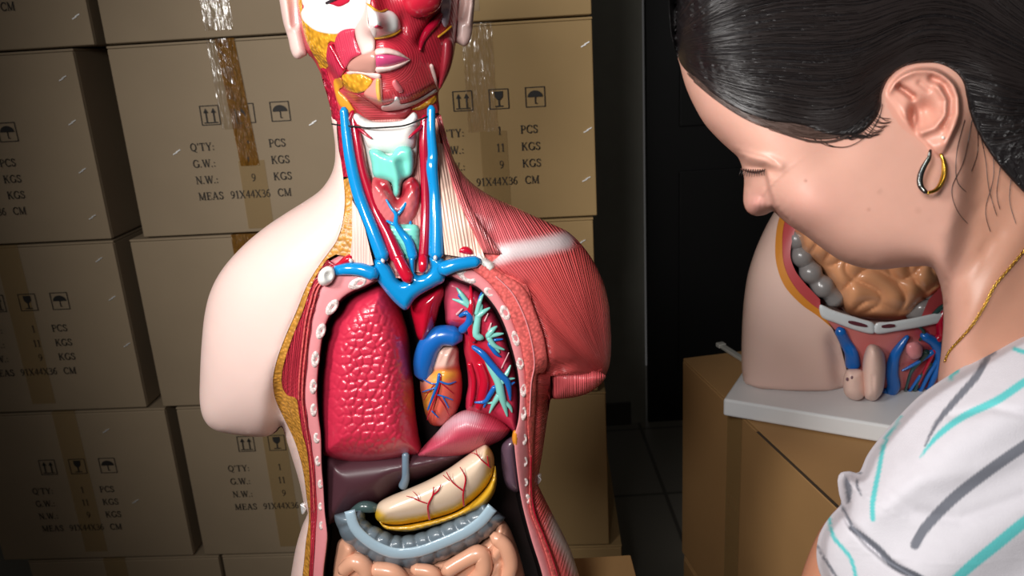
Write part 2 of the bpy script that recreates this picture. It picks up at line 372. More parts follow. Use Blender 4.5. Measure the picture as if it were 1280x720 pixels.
# ================================================================== cartons
def card(name, color): return mat(name, color, rough=.75, spec=.25, vary=.06, bump='noise', bs=.12, scale=.25)
M_CARD = card('cardboard', '#94826a'); M_CARD2 = card('cardboard_warm', '#9d8259'); M_CARD3 = card('cardboard_tan', '#a17c50')
M_GAP = mat('flap_gap_dark', '#3a2c1c', rough=.9)
def tape_rough(nt, b):
    N, K = nt.nodes, nt.links; tc = N.new('ShaderNodeTexCoord'); mp = N.new('ShaderNodeMapping'); mp.inputs['Scale'].default_value = (60, 1, 14)
    nz = N.new('ShaderNodeTexNoise'); nz.inputs['Scale'].default_value = 1.6; nz.inputs['Detail'].default_value = 4; K.new(tc.outputs['Object'], mp.inputs[0]); K.new(mp.outputs[0], nz.inputs['Vector'])
    bp = N.new('ShaderNodeBump'); bp.inputs['Strength'].default_value = 1; bp.inputs['Distance'].default_value = .03; K.new(nz.outputs[0], bp.inputs['Height']); K.new(bp.outputs[0], b.inputs['Normal'])
M_TAPE = mat('brown_packing_tape', '#8a5d1e', rough=.12, spec=.7, alpha=.8, extra=tape_rough)
M_CLEAR = mat('clear_packing_tape', '#a89a7c', rough=.06, spec=1., alpha=.45, extra=tape_rough)
def gloss_film(nt, b):
    N, K = nt.nodes, nt.links; tc = N.new('ShaderNodeTexCoord'); mp = N.new('ShaderNodeMapping'); mp.inputs['Scale'].default_value = (120, 1, 11)
    nz = N.new('ShaderNodeTexNoise'); nz.inputs['Scale'].default_value = 1; nz.inputs['Detail'].default_value = 3; K.new(tc.outputs['Object'], mp.inputs[0]); K.new(mp.outputs[0], nz.inputs['Vector'])
    bp = N.new('ShaderNodeBump'); bp.inputs['Strength'].default_value = 1; bp.inputs['Distance'].default_value = .012; K.new(nz.outputs[0], bp.inputs['Height'])
    tr = N.new('ShaderNodeBsdfTransparent'); tr.inputs[0].default_value = (.84, .82, .78, 1); gl = N.new('ShaderNodeBsdfGlossy'); gl.inputs['Color'].default_value = (.22, .22, .22, 1); gl.inputs['Roughness'].default_value = .16; K.new(bp.outputs[0], gl.inputs['Normal'])
    ad = N.new('ShaderNodeAddShader'); K.new(tr.outputs[0], ad.inputs[0]); K.new(gl.outputs[0], ad.inputs[1]); K.new(ad.outputs[0], N['Material Output'].inputs['Surface'])
M_FILM = mat('crinkled_clear_tape', '#a89a7c', extra=gloss_film)
M_PALE = mat('flat_packing_tape', '#a08355', rough=.3, alpha=.5)
M_STAPLE = mat('staple_metal', '#f2f2f2', metal=.6, rough=.5)
def carton(label, loc, rz, w, d, h, m=None, marks=None, tapes=(), staples=(), cat='box', group=None, name='cardboard_box', lab_seed=1, seam='z'):
    """loc: left bottom front corner of the face towards the viewer."""
    c, s = math.cos(rz), math.sin(rz); ctr = (loc[0]+c*w/2-s*d/2, loc[1]+s*w/2+c*d/2, loc[2])
    t = thing(name, label, cat, ctr, rz, group); X = -w/2; Y = -d/2
    b = MB(); g = .0015
    b.box((X+g, Y+.004, g), (X+w-g, Y+d-.004, h-.0045)); b.build('carton', m or M_CARD, t, bevel=.004)
    b = MB()                                   # folded end flaps and lids are a little proud of the body
    b.box((X+.002, Y, .003), (X+w-.002, Y+.0045, h-.006)); b.build('end_panel', m or M_CARD, t, bevel=.002)
    b = MB(); b.box((X+.001, Y+.001, h-.0055), (X-.002+w/2 if seam == 'y' else X+w-.001, Y+d-.001 if seam == 'y' else Y+d/2-.0015, h-.001))
    b.box((X+.002+w/2 if seam == 'y' else X+.001, Y+.001 if seam == 'y' else Y+d/2+.0015, h-.0055), (X+w-.001, Y+d-.001, h-.001)); b.build('flap', m or M_CARD, t, bevel=.0015)
    for (tx, z1, z0, tw, mm, nm, wav) in tapes:
        n = 14; b = MB(); V = []; r = random.Random(int(tx*999))
        for i in range(n+1):
            z = h-z1*1.0-(z0-z1)*i/n; sk = wav*i/n
            for q in (0, 1, 2, 3): V.append((X+tx-tw/2+tw*q/3+sk, Y-.0012-(.002*r.random() if mm is not M_PALE else 0), z))
        F = [(i*4+q, (i+1)*4+q, (i+1)*4+q+1, i*4+q+1) for i in range(n) for q in range(3)]
        if z1 <= 0:
            k = len(V); V += [(X+tx-tw/2, Y-.0012, h-.0), (X+tx+tw/2, Y-.0012, h), (X+tx+tw/2, Y+.25, h), (X+tx-tw/2, Y+.25, h)]; F.append((k, k+1, k+2, k+3))
        b.add(V, F); b.build(nm, mm, t, smooth=True)
    if marks:
        yy = Y-.0022; mx, mz = marks
        sym = MB
        for k, kind in enumerate(('arrows', 'glass', 'umbrella')):
            x = X+mx+.066*k; z = h-mz-.036; b = MB(); q = .036; e = .0012
            def bar(x0, z0, x1, z1): b.add([(x+x0*q, yy, z+z0*q), (x+x1*q, yy, z+z0*q), (x+x1*q, yy, z+z1*q), (x+x0*q, yy, z+z1*q)], [(0, 1, 2, 3)])
            def pg(P): b.add([(x+a*q, yy, z+c_*q) for a, c_ in P], [tuple(range(len(P)))])
            for r_ in ((0, 0, 1, .04), (0, .96, 1, 1), (0, 0, .04, 1), (.96, 0, 1, 1)): bar(*r_)
            if kind == 'arrows':
                for ax in (.3, .7): bar(ax-.035, .16, ax+.035, .7); pg([(ax-.13, .62), (ax+.13, .62), (ax, .86)])
                bar(.14, .1, .86, .15)
            elif kind == 'glass':
                pg([(.28, .88), (.3, .6), (.42, .46), (.58, .46), (.7, .6), (.72, .88)]); bar(.46, .16, .54, .5); bar(.3, .11, .7, .17)
            else:
                pg([(.5+.38*math.cos(a_*math.pi/12), .5+.32*math.sin(a_*math.pi/12)) for a_ in range(13)]); bar(.475, .2, .525, .52); bar(.475, .16, .6, .2)
            b.build('handling_mark', M_INK, t)
        b = MB(); x0 = X+mx-.03; z0 = h-mz-.082; lh = .0145; dz = .031
        write(b, "Q'TY:", x0, z0, lh, y=yy); write(b, '1', x0+.108, z0, lh, y=yy); write(b, 'PCS', x0+.15, z0, lh, y=yy)
        write(b, 'G.W.:', x0, z0-dz, lh, y=yy); write(b, '11', x0+.104, z0-dz, lh, y=yy); write(b, 'KGS', x0+.15, z0-dz, lh, y=yy)
        write(b, 'N.W.:', x0, z0-2*dz, lh, y=yy); write(b, '9', x0+.108, z0-2*dz, lh, y=yy); write(b, 'KGS', x0+.15, z0-2*dz, lh, y=yy)
        write(b, 'MEAS  91X44X36  CM', x0, z0-3*dz, lh, sp=.06, y=yy); b.build('printed_text', M_INK, t)
    for (sx, sz) in staples:
        b = MB()
        for q in (0, 1):
            x = X+sx+.006*q; z = h-sz+.004*q; b.add(*(lambda V, F: (V, F))([(x-.0045, Y-.002, z-.002), (x+.0045, Y-.002, z+.002), (x+.0045, Y-.002, z+.0038), (x-.0045, Y-.002, z-.0002),
                  (x-.0045, Y+.001, z-.002), (x+.0045, Y+.001, z+.002), (x+.0045, Y+.001, z+.0038), (x-.0045, Y+.001, z-.0002)], [(0, 1, 2, 3), (4, 0, 3, 7), (1, 5, 6, 2), (3, 2, 6, 7), (0, 4, 5, 1)]))
        b.build('staple', M_STAPLE, t)
    return t
YAW = -.0563; OX, OY = -.7112, 1.53
def spot(u, z, dy=0.): return (OX+math.cos(YAW)*u-math.sin(YAW)*dy, OY+math.sin(YAW)*u+math.cos(YAW)*dy, z)
G_ = 'stacked cartons behind the torso model'; W_, D_, H_B = .438, .91, .36
rows = {1: 1.44, 2: 1.08, 3: .72, 4: .36, 5: 0.}
MK = (.155, .115)
st_col = lambda xx: [(xx, z) for z in (.055, .135, .225, .315)]
def bx(u, row, label, **k): return carton(label, spot(u, rows[row], k.pop('dy', 0)), YAW, W_, D_, H_B, group=G_, **k)
A = -.0604-W_
bx(-.012-W_-.005, 1, 'cardboard carton cut off at the top left corner of the photo', staples=[(.41, .31)], marks=MK)
bx(A, 2, 'cardboard carton at left edge, upper one with a column of shiny staples', staples=st_col(.405), marks=(.13, .125))
bx(A, 3, 'cardboard carton at left edge, middle row, umbrella mark and PCS print showing', staples=[(.40, .04), (.41, .12), (.42, .22)], marks=(.155, .10), tapes=[(.22, 0, .34, .05, M_PALE, 'packing_tape', 0)])
bx(-.0245-W_, 4, 'cardboard carton at lower left with three handling marks and full printed text', staples=[(.3, .05), (.33, .22)], marks=(.14, .11), tapes=[(.22, 0, .34, .05, M_PALE, 'packing_tape', 0)])
bx(.03-W_, 5, 'cardboard carton on the floor at the bottom left, only its top showing', tapes=[(.2, 0, .3, .05, M_PALE, 'packing_tape', 0)])
bx(.0, 1, 'cardboard carton above the taped one, behind left ear of torso model', tapes=[(.215, .18, .345, .052, M_FILM, 'packing_tape', 0)])
bx(.0, 2, 'cardboard carton with brown tape hanging over its print, left of torso neck', marks=MK,
   tapes=[(.222, .0, .37*.62, .036, M_TAPE, 'brown_tape', .012), (.208, .0, .16, .04, M_FILM, 'clear_tape', .004), (.237, .22, .35, .05, M_PALE, 'packing_tape', 0)], staples=[(.095, .2), (.36, .16)])
bx(-.0296, 3, 'cardboard carton behind skin-covered shoulder of torso model', tapes=[(.23, 0, .32, .05, M_TAPE, 'packing_tape', 0)])
bx(-.0032, 4, 'cardboard carton below the shoulder stump, printed text partly hidden', marks=(.12, .07), tapes=[(.2, 0, .34, .05, M_PALE, 'packing_tape', 0)])
bx(.035, 5, 'cardboard carton on the floor behind the skin-covered hip', tapes=[(.2, 0, .3, .05, M_PALE, 'packing_tape', 0)])
bx(.445, 1, 'cardboard carton at top, behind right ear of torso model', m=M_CARD2, tapes=[(.215, .0, .34, .05, M_PALE, 'packing_tape', 0)])
bx(.445, 2, 'cardboard carton with crinkled clear tape, right of torso neck', m=M_CARD2, marks=(.18, .115),
   tapes=[(.232, .0, .19, .055, M_FILM, 'clear_tape', .0), (.25, .19, .35, .05, M_PALE, 'packing_tape', 0)], staples=[(.42, .05), (.42, .2), (.415, .29)])
bx(.437, 3, 'cardboard carton behind the red deltoid shoulder', m=M_CARD2, staples=[(.41, .05)])
bx(.452, 4, 'cardboard carton in shadow below the red shoulder stump', m=M_CARD2, tapes=[(.2, 0, .3, .05, M_PALE, 'packing_tape', 0)])
bx(.478, 5, 'cardboard carton on the floor in shadow, right end of the stack', m=M_CARD2)
# cartons carrying the torso model
TY = .80
bk = ground(789, 692, .72); cw = .44
carton('cardboard carton directly under the base of torso model', (bk[0]-cw-.0, bk[1]-.52, .36), 0.0, cw, .52, .36, m=M_CARD3, group='cartons under the torso model', seam='y', tapes=[(.22, 0, .3, .05, M_PALE, 'packing_tape', 0)])
carton('cardboard carton on the floor below the one carrying torso model', (bk[0]-cw-.01, bk[1]-.51, 0), 0.0, cw, .50, .36, m=M_CARD3, group='cartons under the torso model', seam='y')
# carton carrying the pelvis model
ZB = .80
p1 = ground(853, 447, ZB); p2 = ground(1042, 627, ZB); e = (p2-p1)/np.linalg.norm(p2-p1); rz = math.atan2(e[1], e[0])
M_BC = card('cardboard_plain', '#a67f52')
carton('plain cardboard carton with tape down its side, carrying the pelvis model', (p1[0], p1[1], .36), rz, .56, .56, .44, m=M_BC, seam='z',
       tapes=[(.235, 0, .43, .055, M_PALE, 'packing_tape', 0)], group='cartons under the pelvis model')
carton('plain cardboard carton on the floor under the pelvis model stack', (p1[0]+e[0]*.01, p1[1]+e[1]*.01, 0), rz, .54, .54, .36, m=M_BC, seam='z', group='cartons under the pelvis model')
v0, v1 = ground(947, 540, ZB), ground(1075, 660, ZB); vd = v1-v0; vb = MB(); vb.box((0, -.0022, 0), (float(np.hypot(vd[0], vd[1])), .0022, .0006))  # thin dark strip; its colour stands in for shade in the flap gap
vo = vb.build('flap_gap', M_GAP); vo.location = (v0[0], v0[1], ZB+.0002); vo.rotation_euler = (0, 0, math.atan2(vd[1], vd[0])); PC_ = [o for o in bpy.data.objects if o.get('label', '').startswith('plain cardboard carton with tape')][0]
vo.parent = PC_; vo.matrix_parent_inverse = PC_.matrix_world.inverted()
q0 = ground(899, 424, ZB+.015); q1 = ground(925, 440, ZB+.015)
b = MB(); dd = (q1-q0)[:2]; L_ = np.hypot(*dd); b.box((0, -.006, 0), (L_*1.5, .006, .007)); b.box((0, -.008, .0), (.014, .008, .009))
rod = b.build('plastic_strip', mat('grey_plastic', '#a9a79f', rough=.5), bevel=.002); 
rod.location = (q0[0], q0[1], ZB+.0005); rod.rotation_euler = (0, 0, math.atan2(dd[1], dd[0])); tag(rod, 'small grey plastic strip lying on carton behind the pelvis model', 'strip')
# ================================================================== the dissected torso model
zb = .72
TF = Upright(TY, .00086, zb+.021)
tb = C0 + rays(545, 794)[0]*(TY/rays(545, 794)[0][1])
torso = thing('anatomical_torso', 'life-size open anatomy torso model, skin on one half and red muscles on the other', 'anatomical model', (-.045, TY-.03, zb))
LSIL = [(414,146),(417,165),(419,185),(418,205),(412,222),(400,238),(382,251),(358,266),(330,285),(303,308),(279,335),(264,362),(256,392),(252,430),(250,470),(250,505),(256,526),(270,538),(300,544),(328,546),(344,541),(352,534),(358,550),(366,575),(374,602),(380,630),(384,642),(378,657),(371,680),(366,705),(363,730),(364,765),(370,810)]
RSIL = [(742,810),(734,765),(726,728),(715,692),(703,666),(690,641),(676,613),(673,600),(679,560),(684,525),(688,500),(694,499),(716,497),(736,491),(751,480),(757,470),(762,455),(764,430),(763,405),(760,375),(751,345),(735,316),(713,292),(690,280),(650,262),(612,244),(587,226),(571,206),(562,185),(556,165),(549,142)]
SILP = np.concatenate([cr(LSIL, 4), pl([LSIL[-1], RSIL[0]], 6)[1:len(pl([LSIL[-1], RSIL[0]], 6))//2], cr(RSIL, 4), [(500, 140)]])
FB = Field(SILP, .8, 108)
def Fb(x, y, d=None):
    h = FB(x, y)
    h = h-22*bumpf(x, y, [(353,536),(349,500),(352,455)], 15)*ss(440, 520, y)   # crease between arm stump and chest
    h = h-26*bumpf(x, y, [(690,470),(688,500)], 13)
    h = h-6*bumpf(x, y, [(640,262),(600,300)], 16)
    return h
L0 = [(421,148),(421,165),(423,185),(427,205),(429,222),(431,250),(428,278),(421,300),(411,315),(402,327),(392,342),(382,360),(370,390),(356,422),(346,450),(341,475),(344,498),(354,521),(366,546),(373,566),(379,590),(383,620),(386,648),(382,680),(380,702),(378,722),(376,765),(382,810)]
L1 = [(409,324),(398,340),(388,360),(378,390),(366,420),(356,450),(352,470),(353,484),(359,494),(366,496),(371,500),(374,520),(378,542),(384,566),(387,600),(388,640),(388,680),(386,720),(384,765),(392,810)]
L2 = [(428,336),(412,347),(401,360),(395,380),(390,400),(386,430),(382,470),(381,500),(384,525),(388,550),(391,570),(394,600),(396,640),(393,680),(391,720),(390,765),(400,810)]
L3 = [(472,349),(455,358),(440,364),(427,373),(417,386),(410,398),(404,415),(400,440),(397,467),(396,492),(398,520),(401,545),(402,582),(404,607),(406,640),(409,667),(408,684),(404,720),(404,765),(416,810)]
R3 = [(563,344),(575,350),(588,354),(600,361),(611,373),(620,385),(628,400),(635,418),(641,438),(646,458),(649,478),(650,500),(648,525),(643,548),(645,577),(650,615),(655,640),(665,677),(677,715),(688,765),(692,810)]
R2 = [(564,336),(580,331),(595,340),(609,351),(619,362),(630,378),(636,388),(642,405),(649,424),(654,445),(657,472),(658,500),(659,525),(660,548),(662,577),(661,610),(663,640),(673,667),(684,700),(694,740),(704,810)]
R1 = [(610,326),(625,341),(646,352),(660,368),(670,392),(679,418),(683,440),(684,456),(679,466),(671,468),(670,490),(669,510),(667,545),(666,577),(666,612),(668,636),(678,662),(690,692),(700,722),(708,765),(716,810)]
c = lambda P, s=3.: cr(P, s)
def region(*parts):
    out = []
    for i, p in enumerate(parts): out.append(np.asarray(p))
    P = np.concatenate(out); keep = [0]
    for i in range(1, len(P)):
        if np.hypot(*(P[i]-P[keep[-1]])) > .6: keep.append(i)
    if np.hypot(*(P[keep[-1]]-P[0])) < .6: keep.pop()
    return P[keep]
LS, RS = c(LSIL), c(RSIL); l0, l1, l2, l3 = c(L0), c(L1), c(L2), c(L3); r1, r2, r3 = c(R1), c(R2), c(R3)
SK = dict(rough=.36, spec=.35, coat=.12, sss=.06)
M_SKIN = mat('model_skin', '#e2c3ba', **SK)
M_FAT = mat('yellow_fat', '#cf8f2e', rough=.35, bump='grain', bs=.7, dist=.0016)
M_FATP = mat('neck_fat', '#bd8436', rough=.35, bump='grain', bs=.8, dist=.0016, scale=.9)
M_MUSG = mat('granular_muscle', '#a81f38', rough=.25, bump='grain', bs=.8, dist=.0016, scale=.9, coat=.3)
M_MUS = mat('red_muscle', '#c4414a', rough=.36, bump='fibre', bs=.8, dist=.0022, coat=.1)
M_HEADM = mat('painted_head_muscle', rough=.3, bump='fibre', bs=.28, dist=.001, paint=True, coat=.25)
M_MUSP = mat('painted_muscle', rough=.36, bump='fibre', bs=.6, dist=.0016, paint=True, coat=.1)
M_CORAL = mat('coral_muscle', '#dc6460', rough=.42, bump='grain', bs=.35, dist=.001, scale=1.1)
M_PINK = mat('pink_rib_band', '#dc8a8e', rough=.35, bump='noise', bs=.15, coat=.2)
M_RIB = mat('rib_bone', '#e6d3cf', rough=.4, bump='grain', bs=.3, dist=.0007, scale=1.8)
M_BONE = mat('white_bone', '#e4e2dd', rough=.3, coat=.3)
M_BLUE = mat('blue_vein', '#0f86c6', rough=.15, coat=.5)
M_BLUD = mat('deep_blue_vein', '#155fae', rough=.25, coat=.3)
M_RED = mat('red_artery', '#b8102c', rough=.15, coat=.5)
M_CRIM = mat('crimson_artery', '#a40b2b', rough=.2, coat=.4)
M_TEAL = mat('teal_cartilage', '#74cdbd', rough=.25, coat=.3)
M_PAINT = mat('painted_plastic', rough=.28, paint=True, coat=.25)
M_PAINTG = mat('painted_granular', rough=.3, paint=True, bump='grain', bs=.7, dist=.0014, coat=.2)
M_CAV = mat('cavity_lining', '#150608', rough=.5)
def lift(o): return lambda x, y, d: Fb(x, y)+o
def cut(k, o=0): return lambda x, y, d: np.minimum(k+0*x, Fb(x, y)+o-4)
# skin-covered half
P = region(LS, l0[::-1])
solid('skin', P, M_SKIN, torso, TF, lambda x, y, d: Fb(x, y)+2*ss(0, 5, seg_dist(x, y, l0, False)) , floor=lambda x, y, d: np.minimum(Fb(x, y)-7, 30)*ss(0, 8, seg_dist(x, y, LS, False))-.5, step=6)
# backs
bk = lambda x, y, d: -.75*Fb(x, y)
mid = np.array([(x, y) for x, y in zip(np.linspace(540, 480, 2), (810, 146))])
half = region(LS, [(500, 810)], [(500, 146)])
solid('back_shell', half, M_SKIN, torso, TF, lambda x, y, d: -4+0*x, floor=lambda x, y, d: -.75*Fb(x, y)-4.5, step=9)
half = region(RS, [(500, 146)], [(500, 810)])
solid('back_muscle', half, mat('back_muscle', '#b03d45', rough=.4), torso, TF, lambda x, y, d: -4+0*x, floor=lambda x, y, d: -.75*Fb(x, y)-4.5, step=9)
# cut layers on the skin side
solid('fat_layer', region(c(L0)[c(L0)[:, 1] > 222], [(384,806)], l1[::-1], [(420,318)], [(442,322)], [(443,300)], [(442,270)], [(440,240)], [(436,222)]), M_FATP, torso, TF, lift(-1), floor=cut(20), step=5)
solid('fascia_strip', region([(421.5,150)], [(424,185)], [(429,221)], [(439,221)], [(434,185)], [(432,165)], [(430,150)]), M_MUSG, torso, TF, lift(1), floor=cut(20), step=3)
uvV = lambda x, y: (y, x*1.0)
solid('muscle_layer', region(l1, [(394,808)], l2[::-1]), mat('layered_muscle', '#bb3242', rough=.28, bump='fibre', bs=.9, dist=.002, scale=1.3, coat=.25), torso, TF, lambda x, y, d: Fb(x, y)-2+1.3*np.sin((x-.0*y)*1.3), floor=cut(20), step=3, uv=lambda x, y: (y, seg_dist(x, y, l2, False)*1.2))
for off, cc, nm in ((3, M_CORAL, 'muscle_sheath'), (7.5, M_CORAL, 'muscle_sheath')):
    pts = [(x-off, y, float(Fb(np.array([x-off]), np.array([y]))[0])-.5, 1.0) for x, y in L2[1:-4] if y < 520 or off < 5]
    tubes(nm, [pts], cc, torso, TF, 6)
solid('rib_cage_edge', region(l2, [(404,810)], l3[::-1]), M_PINK, torso, TF, lambda x, y, d: Fb(x, y)-5+3*prof(d, 6), floor=cut(5), step=4)
def oval(cx, cy, rx, ry, a=0, n=20):
    t = np.linspace(0, 2*math.pi, n, endpoint=False); a = math.radians(a); X = rx*np.cos(t); Y = ry*np.sin(t)
    return np.stack([cx+X*math.cos(a)-Y*math.sin(a), cy+X*math.sin(a)+Y*math.cos(a)], 1)
def rib(cx, cy, rx, ry, a, name='rib', up=0.):
    base = float(Fb(np.array([cx]), np.array([cy]))[0])-4+up
    o = puff(name, oval(cx, cy, rx, ry, a), M_RIB, torso, TF, base, 5, hb=4, step=2.2, extra=lambda x, y, d: -4.5*np.exp(-(((x-cx-rx*.2)*math.cos(math.radians(a))+(y-cy)*math.sin(math.radians(a)))/(rx*.45))**2-((-(x-cx-rx*.2)*math.sin(math.radians(a))+(y-cy)*math.cos(math.radians(a)))/(ry*.45))**2))
for q in ((447,354,13,7,-25),(415,384,6.5,12,35),(401,414,6,11,18),(394,449,5.5,11,5),(391.5,483,5,10,3),(392,512,4.5,9,0),(396,547,4.5,7.5,0),(397.5,576,4,7,0),(400.5,605,3.6,6,0),(401,633,3.4,5.5,0),(402,657,3.4,6,0)): rib(*q)
for q in ((582,345,16,7,30),(611,365,8,5.5,45),(631,391,6.5,11,-25),(644,423,5.5,11,-18),(650,454,5,9,-8),(654,487,4.5,10,-3),(654,516,4.5,10,0),(655,549,4,8,0),(656,577,3.8,7,0),(656.5,603,4,6,0),(659,624,4.2,7,0)): rib(*q)
o = puff('clavicle', oval(408, 345, 10, 13.5, 32), M_BONE, torso, TF, 98, 12, hb=20, step=2.5, extra=lambda x, y, d: -9*np.exp(-(((x-411)/5)**2+((y-344)/6)**2)))
puff('clavicle', cr([(594,318),(601,314),(607,321),(616,328),(619,336),(612,341),(603,335),(595,329)], 2.5, True), M_BONE, torso, TF, lambda x, y: Fb(x, y)-6, 12, hb=12, step=2.5, extra=lambda x, y, d: 1.2*np.sin(x*1.1)*np.sin(y*.9))
# neck bed
neck = region([(430,150)], [(436,222)], [(442,262)], [(444,300)], [(440,323)], [(476,345)], [(520,350)], [(565,342)], [(606,330)], [(600,322)], [(585,290)], [(570,250)], [(556,210)], [(551,175)], [(546,148)])
def neckcol(x, y, d):
    base = mix(L('#cf8c86'), L('#e3b9a4'), ss(.35, .8, np.abs(x-497)/60)); return base
solid('neck_muscle', pl(neck, 4), M_MUSP, torso, TF, lambda x, y, d: Fb(x, y)-9*ss(0, 8, d)-5, floor=cut(5), step=5, col=neckcol, uv=lambda x, y: (y, (x-497)/(.6+.004*(y-100))*1.3))
# scalene bundle between fat and jugular, and sternomastoid on the muscle side
solid('neck_muscle_band', pl([(440,250),(447,262),(456,285),(467,331),(452,333),(436,333),(440,300)], 3), mat('pale_muscle', '#ecbdb2', rough=.35, bump='fibre', bs=.45, dist=.0015), torso, TF, lambda x, y, d: Fb(x, y)+3, floor=cut(5), step=3.5, uv=lambda x, y: (y, (x-448)*1.0))
solid('neck_muscle_band', region(c([(547,178),(549,205),(551,240),(553,280),(556,318)]), c([(608,326),(597,300),(583,268),(571,236),(561,205),(553,180)])), mat('cream_muscle', '#ecc5b2', rough=.35, bump='fibre', bs=.45, dist=.002), torso, TF, lambda x, y, d: Fb(x, y)+3, floor=cut(5), step=3.5, uv=lambda x, y: (y, (x-.16*y)*.9))
solid('sternomastoid', region(c([(546,146),(552,172),(558,200),(566,232),(577,262),(592,292),(604,316)]), c([(628,318),(608,290),(590,262),(578,235),(570,210),(563,186),(557,166),(551,143)])), mat('mastoid_muscle', '#cf6668', rough=.32, bump='fibre', bs=.8, dist=.002, coat=.2), torso, TF, lambda x, y, d: FB(x, y)*.94+6+5*prof(d, 9), floor=cut(0), step=4, uv=lambda x, y: (y, (x-.35*y)*1.3))
# muscle half: upper shoulder, deltoid, stump, flank
def shc(x, y, d):
    n = len(x); base = np.repeat(L('#cc504f')[None], n, 0)
    base = mix(base, L('#d9707a'), np.clip(1.1-polydist(x, y, [(570,230),(600,275),(640,300)])/60, 0, 1)*.5)
    t = np.exp(-(polydist(x, y, [(612,322),(640,314),(675,308),(706,301)])/11.5)**4)
    base = mix(base, L('#ddcfd0'), t*.95)
    hh = np.exp(-(polydist(x, y, [(722,712),(712,690),(698,668),(696,650)])/9)**2); return wa(mix(base, L('#cfc6c4'), hh*(y > 600)), 1-np.clip(1.3*t+hh*(y > 600), 0, 1))
def shuv(x, y):
    a = np.arctan2(y-478, x-762); b = np.arctan2(x-560, y-120)
    up = y < 308+(706-x)*.1
    return np.where(up, y, np.hypot(x-762, y-478)), np.where(up, b*260, a*210)
Pm = region(c([(742,810),(734,765),(726,728),(715,692),(703,666),(690,641),(676,613),(673,600),(679,560),(684,525),(688,500)]), [(688,470)], c([(757,470),(762,455),(764,430),(763,405),(760,375),(751,345),(735,316),(713,292),(690,280),(650,262),(612,244),(587,226),(571,206),(562,185)]), [(575,228)], [(590,264)], [(608,292)], [(626,318)], c(R1)[2:], )
def mh(x, y, d):
    h = Fb(x, y)
    h = h+4*np.exp(-(polydist(x, y, [(640,314),(700,303)])/11)**2)
    h = h-7*bumpf(x, y, [(660,360),(690,400),(730,445),(757,470)], 7)          # groove between the chest muscle and the deltoid
    h = h-5*bumpf(x, y, [(684,460),(720,455),(750,466)], 6)
    return h-7*ss(6, 0, seg_dist(x, y, r1, False))*(y > 330)
solid('shoulder_muscle', Pm, M_MUSP, torso, TF, mh, floor=lambda x, y, d: np.minimum(Fb(x, y)-6, 25)*ss(0, 8, seg_dist(x, y, RS, False))-.5, step=5, col=shc, uv=shuv)
solid('arm_muscle_stump', region(c([(688,465),(691,480),(693,498),(716,496),(736,490),(751,479),(757,469),(740,462),(712,458)])), M_MUSP, torso, TF, lambda x, y, d: 26+22*prof(d, 22), thick=34, step=4,
      col=lambda x, y, d: np.repeat(L('#cf585c')[None], len(x), 0), uv=lambda x, y: (y, x*1.4))
solid('chest_muscle', region(r2, [(708,812)], r1[::-1]), M_CORAL, torso, TF, lambda x, y, d: Fb(x, y)+1+3*prof(d, 7), floor=cut(5), step=4)
pts = [(x, y, float(Fb(np.array([x]), np.array([y]))[0])+4.6, .9) for x, y in [(620,346),(640,366),(655,395),(664,425),(668,455),(664,480),(662,520)]]
tubes('muscle_sheath', [pts], M_PINK, torso, TF, 6)
pts = [(x, y, float(Fb(np.array([x]), np.array([y]))[0])+3.5, 1.) for x, y in [(664,570),(664,610),(668,640),(679,668),(691,700),(698,725),(704,760)]]
tubes('muscle_sheath', [pts], M_CRIM, torso, TF, 6)
solid('rib_cage_edge', region(r3, [(700,810)], r2[::-1]), M_PINK, torso, TF, lambda x, y, d: Fb(x, y)-4+3*prof(d, 6), floor=cut(5), step=4)
# cavity: walls and back
cav = region(l3, r3[::-1], [(520, 340)])
Vw = []; Fw = []; n = len(cav); w0 = np.minimum(Fb(cav[:, 0], cav[:, 1])-6, 92)
A_ = TF(cav[:, 0], cav[:, 1], w0); ctr = cav.mean(0); cin = cav+(ctr-cav)*.05; B_ = TF(cin[:, 0], cin[:, 1], -2+0*w0)
link('cavity_wall', mesh('cavity_wall', np.concatenate([A_, B_]), [(i, n+i, n+(i+1) % n, (i+1) % n) for i in range(n)]), M_CAV, torso)
solid('cavity_back', pl(cin, 5), M_CAV, torso, TF, lambda x, y, d: -1.5+0*x, thick=2, step=12)
# ------------------------------------------------------------------ neck organs
puff('pharynx', pl(cr([(448,160),(455,185),(460,215),(468,235),(497,245),(518,228),(520,205),(522,180),(523,150),(500,155),(470,158)], 3, True), 3), M_BONE, torso, TF, 52, 12, R=25, hb=25, step=4)
puff('larynx', cr([(438,144),(446,141),(458,148),(470,152),(490,152),(506,149),(517,140),(523,148),(520,168),(516,186),(488,194),(462,186),(452,168)], 3, True), M_BONE, torso, TF, 56, 20, R=30, hb=25, step=4, extra=lambda x, y, d: -5*bumpf(x, y, [(452,158),(475,159),(500,157),(524,151)], 2.5))
solid('shoulder_joint_fill', cr([(592,296),(612,300),(640,325),(664,372),(650,380),(612,350),(588,334)], 4, True), M_CORAL, torso, TF, lambda x, y, d: Fb(x, y)-5, thick=40, step=5)
solid('collar_fill', cr([(396,342),(420,322),(448,314),(484,338),(470,352),(440,356),(414,360)], 4, True), M_PINK, torso, TF, lambda x, y, d: Fb(x, y)-9, thick=40, step=5)
puff('thyroid_cartilage', cr([(461,189),(466,186),(474,187),(483,193),(489,194),(496,184),(505,182),(515,186),(517,200),(515,218),(505,225),(502,231),(500,243),(496,247),(492,243),(490,231),(486,227),(468,221),(464,203)], 2.5, True), M_TEAL, torso, TF, 68, 11, R=9, hb=25, step=3, extra=lambda x, y, d: 9*bumpf(x, y, [(488,196),(494,215),(497,240)], 7)*.6-5*bumpf(x, y, [(503,205),(505,215)], 6))
